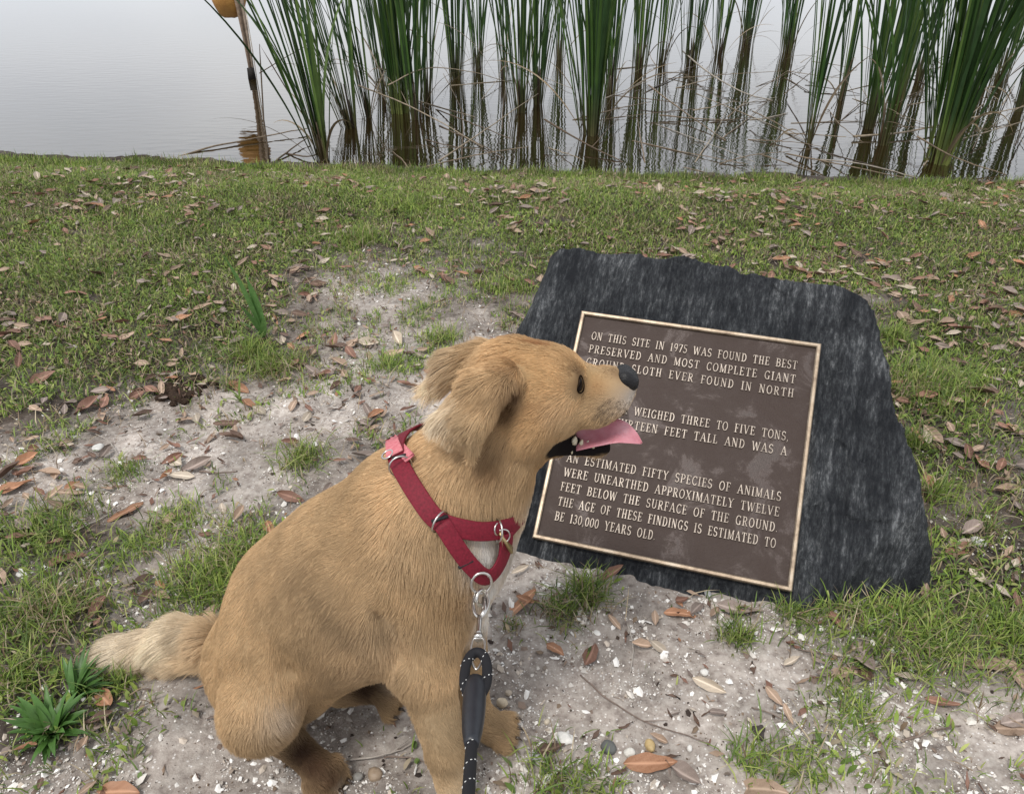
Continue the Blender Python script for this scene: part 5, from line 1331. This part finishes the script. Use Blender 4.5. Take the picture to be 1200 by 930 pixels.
# crumbled leaf bits
bx_, by_ = scatter(60000, lambda a, b_: .55 * ldens(a, b_) + .06, 921, ymin=.45, ymax=4.6)
rg = np.random.default_rng(922)
(Vq, qq, rr_), _ = VAR[0]; sub = np.arange(0, 15 * 9); Vq = Vq.reshape(15, 9, 3)[::7, ::4].reshape(-1, 3); q3 = np.array([(i * 3 + j, (i + 1) * 3 + j, (i + 1) * 3 + j + 1, i * 3 + j + 1) for i in range(2) for j in range(2)])
hb = height(bx_, by_) + .004 + .012 * grass_f(bx_, by_)
for i in range(len(bx_)):
    a = rg.random() * 6.28; s = rg.uniform(.008, .026); tl = rg.normal(0, .4, 2); V = Vq * s * np.array([1, rg.uniform(.5, 1.4), 1])
    V = V + rg.normal(0, .04, V.shape) * s
    V[:, 2] += V[:, 0] * tl[0] + V[:, 1] * tl[1]; V = np.stack([V[:, 0] * math.cos(a) - V[:, 1] * math.sin(a), V[:, 0] * math.sin(a) + V[:, 1] * math.cos(a), V[:, 2]], -1) + np.array([bx_[i], by_[i], hb[i]])
    Vs.append(V); Qs.append(q3 + off); Ms.append(np.full(4, rg.choice(6, p=[.2, .2, .25, .08, .04, .23]))); Rb.append(np.zeros(len(V))); off += len(V)
me = fastmesh('leaf_litter', np.concatenate(Vs), np.concatenate(Qs), None, None, True, [LM[c] for c in CN], np.concatenate(Ms), {'rib': np.concatenate(Rb)})
setp(newobj('leaf_litter', me), 'small broken brown leaves scattered through the turf', 'leaf litter', kind='stuff')

# ------------------------------------------------------------------ twigs
twig_m = noisy('twig_bark', [(.3, (.10, .07, .055)), (.7, (.26, .20, .165))], 60, .85, 0, .6, .001, 300)
grey_m = noisy('grey_twig_bark', [(.3, (.28, .24, .21)), (.7, (.46, .42, .37))], 60, .85, 0, .6, .001, 300)
TW = [([(680, 790), (715, 822), (755, 845), (800, 864), (832, 873)], .0016, 0, 'long thin dark twig on the grit above the ochre yellow pebble'), ([(410, 892), (440, 888), (470, 878), (488, 868)], .0018, 1, 'forked grey twig beside the dog hind foot'),
      ([(450, 887), (480, 889), (500, 893)], .0015, 0, 'short twig between the dog legs'), ([(1145, 541), (1175, 547), (1200, 553)], .0045, 1, 'thick pale grey twig at the right edge'), ([(935, 762), (975, 770), (1010, 775), (1040, 782)], .0012, 0, 'thin twig crossing the grit below the stone foot'),
      ([(235, 554), (255, 558), (280, 556)], .0028, 0, 'dark stick on the sand above the dog back'), ([(0, 690), (15, 672), (28, 664)], .004, 0, 'dark stick at the left edge of the view'), ([(64, 640), (95, 625), (128, 606), (165, 590)], .002, 1, 'slim grey twig pointing at the big orange leaf'),
      ([(880, 832), (905, 842), (925, 850)], .0013, 0, 'tiny twig above the dark bark chip'), ([(1055, 872), (1090, 862), (1125, 850)], .0022, 0, 'brown twig on the bottom right grit'), ([(735, 730), (742, 760), (738, 790)], .0011, 1, 'dry stem on the grit below the plaque'),
      ([(118, 752), (150, 745), (182, 738)], .0022, 0, 'dark twig just above the dog tail'), ([(310, 700), (330, 690), (345, 672)], .0015, 1, 'hidden thin twig behind the dog back'), ([(870, 780), (868, 800), (872, 830)], .0012, 0, 'upright thin stem mark in the middle of the grit'),
      ([(90, 500), (130, 520), (140, 545)], .0014, 1, 'thin curved dry stem by the left leaf litter'), ([(595, 468), (610, 440), (618, 420)], .0012, 1, 'thin root left of the stone')]
for i, (pp, r_, g_, lb) in enumerate(TW):
    if 'hidden' in lb or 'root' in lb or 'mark' in lb: continue
    P = [on_ground(a, b_) for a, b_ in pp]; P = catmull([np.array([p[0], p[1], gz(p[0], p[1]) + r_ + .003 + .003 * (j % 2)]) for j, p in enumerate(P)], 5)
    P = P + np.random.default_rng(i).normal(0, r_ * .35, P.shape); mb = MB(); mb.tube(P, np.linspace(r_, r_ * .5, len(P)), 7)
    if len(pp) > 3:
        j = len(P) // 2; mb.tube([P[j], P[j] + (P[j + 3] - P[j]) * .8 + np.array([.008, .012, .003])], [r_ * .6, r_ * .25], 5)
    o = mb.build('twig', grey_m if g_ else twig_m, None, (P[0][0], P[0][1], 0)); setp(o, lb, 'twig', 'twigs on the ground')

# ------------------------------------------------------------------ weeds that can be told apart
def strap_leaf(mb, base, az, ln, wd, bend, col, segs=9, keel=.25, el=1.3, twist=0., tipw=.0):
    c = np.array(base, float); d = np.array([math.cos(az) * math.cos(el), math.sin(az) * math.cos(el), math.sin(el)]); V = []; sd0 = np.array([-math.sin(az), math.cos(az), 0.])
    e = el
    for i in range(segs + 1):
        s = i / segs; wv = wd * (.45 + .55 * min(1, s * 3.2)) * (1 - max(0, s - .45) ** 1.6 / .55 ** 1.6 * (1 - tipw))
        d = np.array([math.cos(az) * math.cos(e), math.sin(az) * math.cos(e), math.sin(e)]); tw = twist * s
        up = np.cross(d, sd0); sd_ = sd0 * math.cos(tw) + up * math.sin(tw); nn = np.cross(sd_, d)
        V += [c - sd_ * wv / 2, c + nn * wv * keel * .5, c + sd_ * wv / 2]
        c = c + d * ln / segs; e -= bend / segs * (.4 + 1.2 * s)
    q = []
    for i in range(segs):
        for j in range(2): q.append((i * 3 + j, i * 3 + j + 1, (i + 1) * 3 + j + 1, (i + 1) * 3 + j))
    mb.add(V, q, (), col)
weed_m = tinted('weed_leaf', .45, .4, .25, 60, .2)
def weed(px, py, specs, label, col, name='weed', cat='weed'):
    c = on_ground(px, py); z = gz(c[0], c[1]); r_ = empty(name, (c[0], c[1], z)); setp(r_, label, cat)
    for i, (az, ln, wd, bend, el, tw) in enumerate(specs):
        mb = MB(); rgc = np.random.default_rng(int(px + i)).uniform(.8, 1.2)
        strap_leaf(mb, (c[0] + .003 * math.cos(az), c[1] + .003 * math.sin(az), z), R(az), ln, wd, bend, np.array(col) * rgc, 12, .3, el, tw); mb.build('leaf', weed_m, r_)
    mb = MB(); mb.tube([(c[0], c[1], z - .005), (c[0], c[1], z + .015)], [.004, .003], 7, col=np.array(col) * 1.3); mb.build('stem', weed_m, r_)
weed(309, 396, [(232, .33, .026, .30, 1.40, .3), (285, .20, .030, .20, 1.45, -.3), (240, .17, .026, .4, 1.25, .2), (300, .14, .022, .6, 1.15, .1), (262, .24, .022, .25, 1.52, .2), (215, .11, .018, .7, 1.1, 0)], 'tall strap leaved green weed standing in the turf beside the bare sand', (.15, .29, .09))
weed(282, 470, [(170, .06, .008, 1.1, 1.1, .2), (60, .085, .008, .3, 1.4, .2), (330, .05, .007, 1.0, 1.1, .2), (200, .05, .006, 1.4, .8, 0), (250, .05, .007, .7, 1.2, .3)], 'small light green grass seedling right of the dark dug hole', (.17, .24, .06))
rg = np.random.default_rng(77)
weed(62, 858, [(rg.uniform(0, 360), rg.uniform(.045, .085), rg.uniform(.009, .014), rg.uniform(.5, 1.3), rg.uniform(.5, 1.2), rg.uniform(-.4, .4)) for _ in range(60)], 'lush green weed tuft with many narrow leaves at the lower left of the dog tail', (.075, .165, .035))
weed(88, 815, [(rg.uniform(-10, 130), rg.uniform(.05, .09), rg.uniform(.008, .012), rg.uniform(.4, 1.1), rg.uniform(.5, 1.2), rg.uniform(-.4, .4)) for _ in range(26)], 'small green weed right below the dog tail tip', (.075, .160, .038))
# clod of dug dark soil
c = on_ground(215, 455); z = gz(c[0], c[1]); mb = MB(); rg = np.random.default_rng(5)
soil_m = noisy('dark_soil', [(.3, (.018, .012, .009)), (.7, (.075, .05, .036))], 150, .95, 0, .9, .004, 300, spec=.1)
for i in range(70):
    V, q = blob((0, 0, 0), np.eye(3), (1, 1, 1), 8, 6); V = np.array(V); s = rg.uniform(.004, .018); V = V * s * (1 + (fbm(V * 2 + i, 2, i) - .5)[:, None]) * [1, 1, .7]
    mb.add(V + np.array([c[0] + rg.normal(0, .035), c[1] + rg.normal(0, .04), z + s * .2]), q)
setp(mb.build('soil_clod', soil_m, None, (c[0], c[1], z)), 'crumbly heap of dark dug soil among the leaves', 'soil')

# ------------------------------------------------------------------ cattails in the water
cat_m = tinted('cattail_leaf', .42, .45, .18, 9, .25)
GREEN_C = [(.030, .070, .014), (.050, .105, .020), (.022, .052, .014), (.085, .140, .032), (.036, .080, .026)]
def cattail(px, py, nleaf, spread, lean, hgt, wd, label, dry=3, seed=0, rad=.05):
    base = on_ground(px, py, WATER_Z); rg = np.random.default_rng(1000 + seed); bx, by = base[0], base[1]
    root = empty('cattail_clump', (bx, by, WATER_Z)); setp(root, label, 'cattail', 'cattail clumps standing in the pond')
    g, d, sh = MB(), MB(), MB()
    for i in range(nleaf):
        r_ = rad * math.sqrt(rg.random()); a = rg.random() * 6.283; p = np.array([bx + r_ * math.cos(a), by + r_ * math.sin(a), WATER_Z - .12])
        az = a + rg.normal(0, .5); el_ = math.pi / 2 - abs(rg.normal(0, spread)); 
        # common lean of the clump
        dv = np.array([math.cos(az) * math.cos(el_), math.sin(az) * math.cos(el_), math.sin(el_)]) + np.array([lean, 0, 0]) * rg.uniform(.5, 1.4)
        dv /= np.linalg.norm(dv); az = math.atan2(dv[1], dv[0]); el_ = math.asin(dv[2])
        L = hgt * rg.uniform(.72, 1.1); c1 = np.array(GREEN_C[rg.integers(0, 5)]) * rg.uniform(.75, 1.35)
        n0 = g.n; segs = 14
        strap_leaf(g, p, az, L, wd * rg.uniform(.7, 1.2), rg.uniform(.0, .32) * (1 if rg.random() < .82 else 4.0), c1, segs, .5, el_, rg.uniform(-1.5, 1.5), .05)
        # pale, yellowish lower sheath
        cc = np.repeat(c1[None], (segs + 1) * 3, 0); s = np.repeat(np.linspace(0, L, segs + 1), 3)[:, None]; wl = np.clip((.42 - s) / .30, 0, 1)
        g.c[-1] = cc * (1 - wl) + (np.array([.19, .22, .06]) if nleaf > 60 else np.array([.085, .075, .028])) * wl * rg.uniform(.6, 1.2)
    for i in range(dry):
        a = rg.random() * 6.283; p = (bx + rad * .8 * math.cos(a), by + rad * .8 * math.sin(a), WATER_Z - .02)
        strap_leaf(d, p, a, rg.uniform(.35, 1.0), wd * rg.uniform(.5, .9), rg.uniform(.6, 2.4), np.array([(.24, .18, .11), (.15, .11, .065), (.28, .22, .15)][rg.integers(0, 3)]) * rg.uniform(.7, 1.2), 12, .3, rg.uniform(.8, 1.45), rg.uniform(-2, 2), .1)
    for i in range(max(3, nleaf // 4)):
        a = rg.random() * 6.283; r_ = rad * .6 * rg.random(); p = np.array([bx + r_ * math.cos(a), by + r_ * math.sin(a), WATER_Z - .1])
        top = p + np.array([lean * .3 + rg.normal(0, .015), rg.normal(0, .015), rg.uniform(.22, .42)])
        sh.tube([p, (p + top) / 2, top], [.011, .009, .004], 8, col=np.array([(.11, .075, .04), (.09, .075, .03), (.07, .045, .025)][rg.integers(0, 3)]) * rg.uniform(.7, 1.2))
    g.build('green_leaves', cat_m, root); sh.build('sheath', cat_m, root)
    if dry: d.build('dead_leaves', cat_m, root)
CT = [
 (450, 108, 9, .07, -.05, 1.9, .018, .06, 'far cattails behind the dense left clump'), (655, 70, 8, .05, -.02, 2.0, .018, .07, 'sparse far cattails above the centre gap'), (842, 66, 9, .06, -.02, 2.0, .018, .07, 'far cattails left of the distant upright clumps'),
 (488, 140, 10, .08, .0, 1.9, .018, .05, 'cattails at the right foot of the dense left clump'), (1075, 95, 10, .06, 0, 2.0, .018, .07, 'far cattails hidden partly by the big bushy clump'), (1035, 170, 7, .07, 0, 1.9, .019, .03, 'thin cattails between the two right hand clumps'), # px, py, leaves, spread, lean, height, width, radius, label
 (380, 188, 16, .13, -.12, 1.7, .020, .035, 'cattail clump nearest the bank at the left with leaves fanning left'), (412, 150, 13, .09, -.16, 1.9, .018, .045, 'left leaning cattail clump with a brown sheathed base'),
 (432, 138, 8, .06, -.10, 1.9, .018, .03, 'thin cattail clump just behind the brown based one'), (468, 132, 26, .07, -.02, 2.0, .019, .075, 'dense dark cattail clump left of centre'), (500, 118, 8, .07, .02, 1.9, .017, .05, 'sparse cattails right of the dense left clump'),
 (535, 92, 12, .05, .0, 2.0, .018, .08, 'farther cattail row left of the centre clumps'), (560, 80, 10, .05, -.02, 2.0, .018, .07, 'farther pale based cattails in the centre left'), (590, 96, 6, .06, -.03, 1.9, .017, .05, 'thin far cattails left of the double centre clump'),
 (610, 132, 14, .10, -.02, 2.0, .018, .05, 'slender cattail clump left of the centre gap'), (630, 122, 9, .08, .03, 2.0, .018, .035, 'slender cattail clump beside the centre gap'),
 (692, 158, 24, .10, -.03, 1.95, .019, .055, 'tall dense cattail clump right of the centre gap'), (716, 110, 10, .06, .0, 2.0, .018, .05, 'cattails close behind the tall dense clump'), (748, 85, 12, .05, .0, 2.0, .018, .07, 'far cattail clump right of the tall dense clump'),
 (775, 76, 8, .06, .03, 2.0, .018, .06, 'far thin cattails above the tangle of dead stalks'), (808, 76, 14, .06, -.02, 2.0, .018, .09, 'far cattail clump over the dead stalks'), (875, 52, 16, .04, .01, 2.1, .019, .09, 'distant upright cattail clump right of centre'),
 (922, 62, 16, .04, .01, 2.1, .019, .08, 'second distant upright cattail clump right of centre'), (948, 168, 5, .05, .05, 1.9, .020, .018, 'single thin cattail shoot rising in front of the distant clumps'), (985, 118, 5, .05, .04, 1.9, .019, .03, 'few thin cattails left of the right hand group'),
 (1018, 150, 14, .09, .0, 2.0, .020, .045, 'cattail clump left of the big bushy one'), (1052, 118, 10, .06, .02, 2.0, .020, .05, 'pale green cattail stems behind the big bushy clump'), (1100, 190, 46, .13, .05, 1.9, .021, .075, 'big bushy bright based cattail clump nearest the bank at the right'),
 (1150, 105, 9, .07, .03, 2.0, .019, .06, 'thin cattails right behind the big bushy clump'), (1172, 92, 12, .06, .05, 2.0, .019, .07, 'cattail clump near the right edge behind'), (1193, 130, 10, .07, .05, 2.0, .019, .05, 'cattail clump cut by the right edge of the view')]
for i, (a, b_, nl, sp, le, hg, wd, rad, lb) in enumerate(CT): cattail(a, b_, int(nl * 2.4), sp, le if a < 900 else le * .1 - .02, hg, wd * .92, lb, 2 + nl // 8, i, rad * 1.0)

# dead stalks lying on and over the water
stalk_m = tinted('dead_stalk', .7, .25, 0, 30, .3)
SC = [(.27, .22, .16), (.19, .145, .10), (.11, .08, .055), (.34, .30, .25), (.07, .055, .045)]
def stalk(pts, r_, col, label, seed):
    P = catmull(pts, 5); mb = MB(); rg = np.random.default_rng(seed); P = P + rg.normal(0, .0012, P.shape)
    mb.tube(P, np.linspace(r_, r_ * .45, len(P)), 6, col=col); V = mb.v[0]
    o = mb.build('dead_stalk', stalk_m, None, (pts[0][0], pts[0][1], WATER_Z)); setp(o, label, 'reed stalk', 'dead reed stalks lying across the water')
W = lambda a, b_, z=.0: on_ground(a, b_, WATER_Z + z)
EXP = [([W(200, 187, -.01), W(250, 172, .01), W(310, 160, .02), W(362, 150, .03)], .007, 1, 'long dark stalk floating at the left along the bank'),
       ([W(322, 190, 0), W(345, 172, .02), W(362, 160, .03)], .006, 2, 'short bent dark stalk at the foot of the leftmost cattails'), ([W(335, 180, .0), W(360, 183, .02), W(385, 178, .03)], .006, 2, 'short dark stalk crossing the leftmost cattail base'),
       ([W(420, 100, .25), W(470, 120, .16), W(520, 145, .08), W(566, 173, .0)], .006, 0, 'tan stalk slanting down right in front of the dense left clump'), ([W(455, 100, .28), W(500, 80, .35), W(555, 85, .30), W(600, 98, .2)], .005, 0, 'tan arching stalk over the left reeds'),
       ([W(638, 140, .12), W(680, 165, .05), W(730, 190, .0)], .007, 2, 'dark stalk slanting right at the foot of the tall dense clump'), ([W(800, 60, .1), W(830, 85, .08), W(870, 108, .04), W(905, 118, .0)], .008, 3, 'thick grey stalk slanting into the centre tangle'),
       ([W(760, 100, .15), W(800, 130, .05), W(850, 165, .0)], .006, 1, 'brown stalk under the far cattails'), ([W(1000, 160, .02), W(1060, 155, .03), W(1130, 140, .05), W(1200, 125, .06)], .008, 0, 'pale stalk running right in front of the big bushy clump'),
       ([W(1075, 160, .20), W(1120, 185, .08), W(1180, 205, .0)], .006, 1, 'yellow green stalk bent down right of the big bushy clump')]
for i, (pp, r_, ci, lb) in enumerate(EXP): stalk(pp, r_, SC[ci], lb, 1200 + i)
def polyline(pts, r_, col, label, seed):
    mb = MB(); P = []
    for a, b_ in zip(pts[:-1], pts[1:]): P += [a + (b_ - a) * t for t in (0, .33, .66)]
    P.append(pts[-1]); mb.tube(P, np.linspace(r_, r_ * .6, len(P)), 6, col=col); o = mb.build('bent_reed', stalk_m, None, (pts[0][0], pts[0][1], WATER_Z)); setp(o, label, 'reed stalk')
pa = W(316, 190); Yb = pa[1]
polyline([pa, at(309, 140, Yb + .02), at(304, 52, Yb + .05), at(345, 120, Yb + .1), at(372, 160, Yb + .02)], .005, SC[2], 'thin broken reed folded to a sharp point at the left', 1)
polyline([at(304, 86, Yb + .05), at(330, 70, Yb + .2), at(362, 52, Yb + .3)], .003, SC[2], 'thin stem branching off the folded reed', 2)
rg = np.random.default_rng(1300)
STZ = [(455, 'by the left clumps'), (540, 'left of the centre gap'), (640, 'at the centre gap'), (730, 'right of the tall dense clump'), (830, 'under the far cattails'), (920, 'below the distant upright clumps'), (1010, 'left of the big bushy clump'), (1110, 'around the big bushy clump'), (1180, 'at the right edge')]
COLN = ['tan', 'brown', 'dark brown', 'pale grey', 'blackish']
for i in range(85):
    a0 = rg.choice([rg.uniform(440, 700), rg.uniform(690, 1000), rg.uniform(800, 1210)], p=[.18, .5, .32]); b0 = rg.uniform(70, 198)
    ang = rg.choice([rg.normal(-.35, .25), rg.normal(.3, .3), rg.normal(math.pi / 2, .4)], p=[.5, .35, .15]); ln = rg.uniform(45, 150) * (1 if abs(ang) < 1.1 else .5)
    a1, b1 = a0 + ln * math.cos(ang), np.clip(b0 - ln * math.sin(ang), 55, 208)
    z0 = 0 if rg.random() < .7 else rg.uniform(0, .12); z1 = rg.uniform(0, .16) if rg.random() < .55 else .005
    p0, p1 = W(a0, b0, z0), W(a1, b1, z1)
    if np.linalg.norm(p1 - p0) > 2.2: p1 = p0 + (p1 - p0) / np.linalg.norm(p1 - p0) * 1.6
    mid = (p0 + p1) / 2 + rg.normal(0, .018, 3) * [1, 1, .5]; mid[2] = max(mid[2], WATER_Z + .002)
    ci = rg.choice(5, p=[.26, .26, .18, .14, .16]); zc = STZ[int(np.argmin([abs(z[0] - (a0 + a1) / 2) for z in STZ]))][1]
    dist_ = 'near' if (b0 + b1) / 2 > 165 else ('middle' if (b0 + b1) / 2 > 115 else 'far'); dr = 'upright' if abs(ang) > 1.1 else ('rising' if ang > .12 else ('down-sloping' if ang < -.12 else 'level'))
    stalk([p0, mid, p1], rg.uniform(.0028, .0058), SC[ci], f'{COLN[ci]} {dr} stalk on {dist_} water {zc}', 1400 + i)

# the leaning brown post with the round amber float
pb = W(297, 92); Yp = pb[1]
post = empty('leaning_post', (pb[0], pb[1], WATER_Z)); setp(post, 'leaning brown bundle of stems standing in open water with an amber round head', 'post')
mb = MB(); top = at(281, 4, Yp); tt = top + (top - pb) * .35
for k in range(7):
    o = rg.normal(0, .013, 3); o[2] = 0; mb.tube([pb + o * .6 + [0, 0, -.3], (pb + top) / 2 + o, top + o * 1.3, tt + o * 2.0], [.010, .012, .018, .022], 8, col=np.array([(.26, .19, .14), (.34, .27, .21), (.20, .15, .11)][k % 3]))
mb.build('pole', stalk_m, post)
mb = MB(); mb.tube([pb + [.0, -.04, .0], pb + [.0, -.04, .10]], [.04, .035], 8, col=(.02, .017, .015)); mb.build('clasp', stalk_m, post)
amber = noisy('amber_husk', [(.3, (.28, .12, .025)), (.7, (.46, .24, .06))], 12, .45, 0, .3, .01, 30)
hc_ = at(268, -6, Yp + .08); V, q = blob(hc_, np.eye(3), (.155, .14, .20), 22, 14); mb = MB(); V = np.array(V); V += ((fbm(V * 9, 3, 5) - .5) * .05)[:, None] * (V - hc_) / .16; mb.add(V, q); mb.build('round_head', amber, post)
mb = MB(); mb.tube([at(287, 8, Yp - .05), at(296, 60, Yp - .05), at(303, 105, Yp - .1)], [.006, .005, .003], 6, col=(.45, .40, .34)); mb.build('side_stem', stalk_m, post)
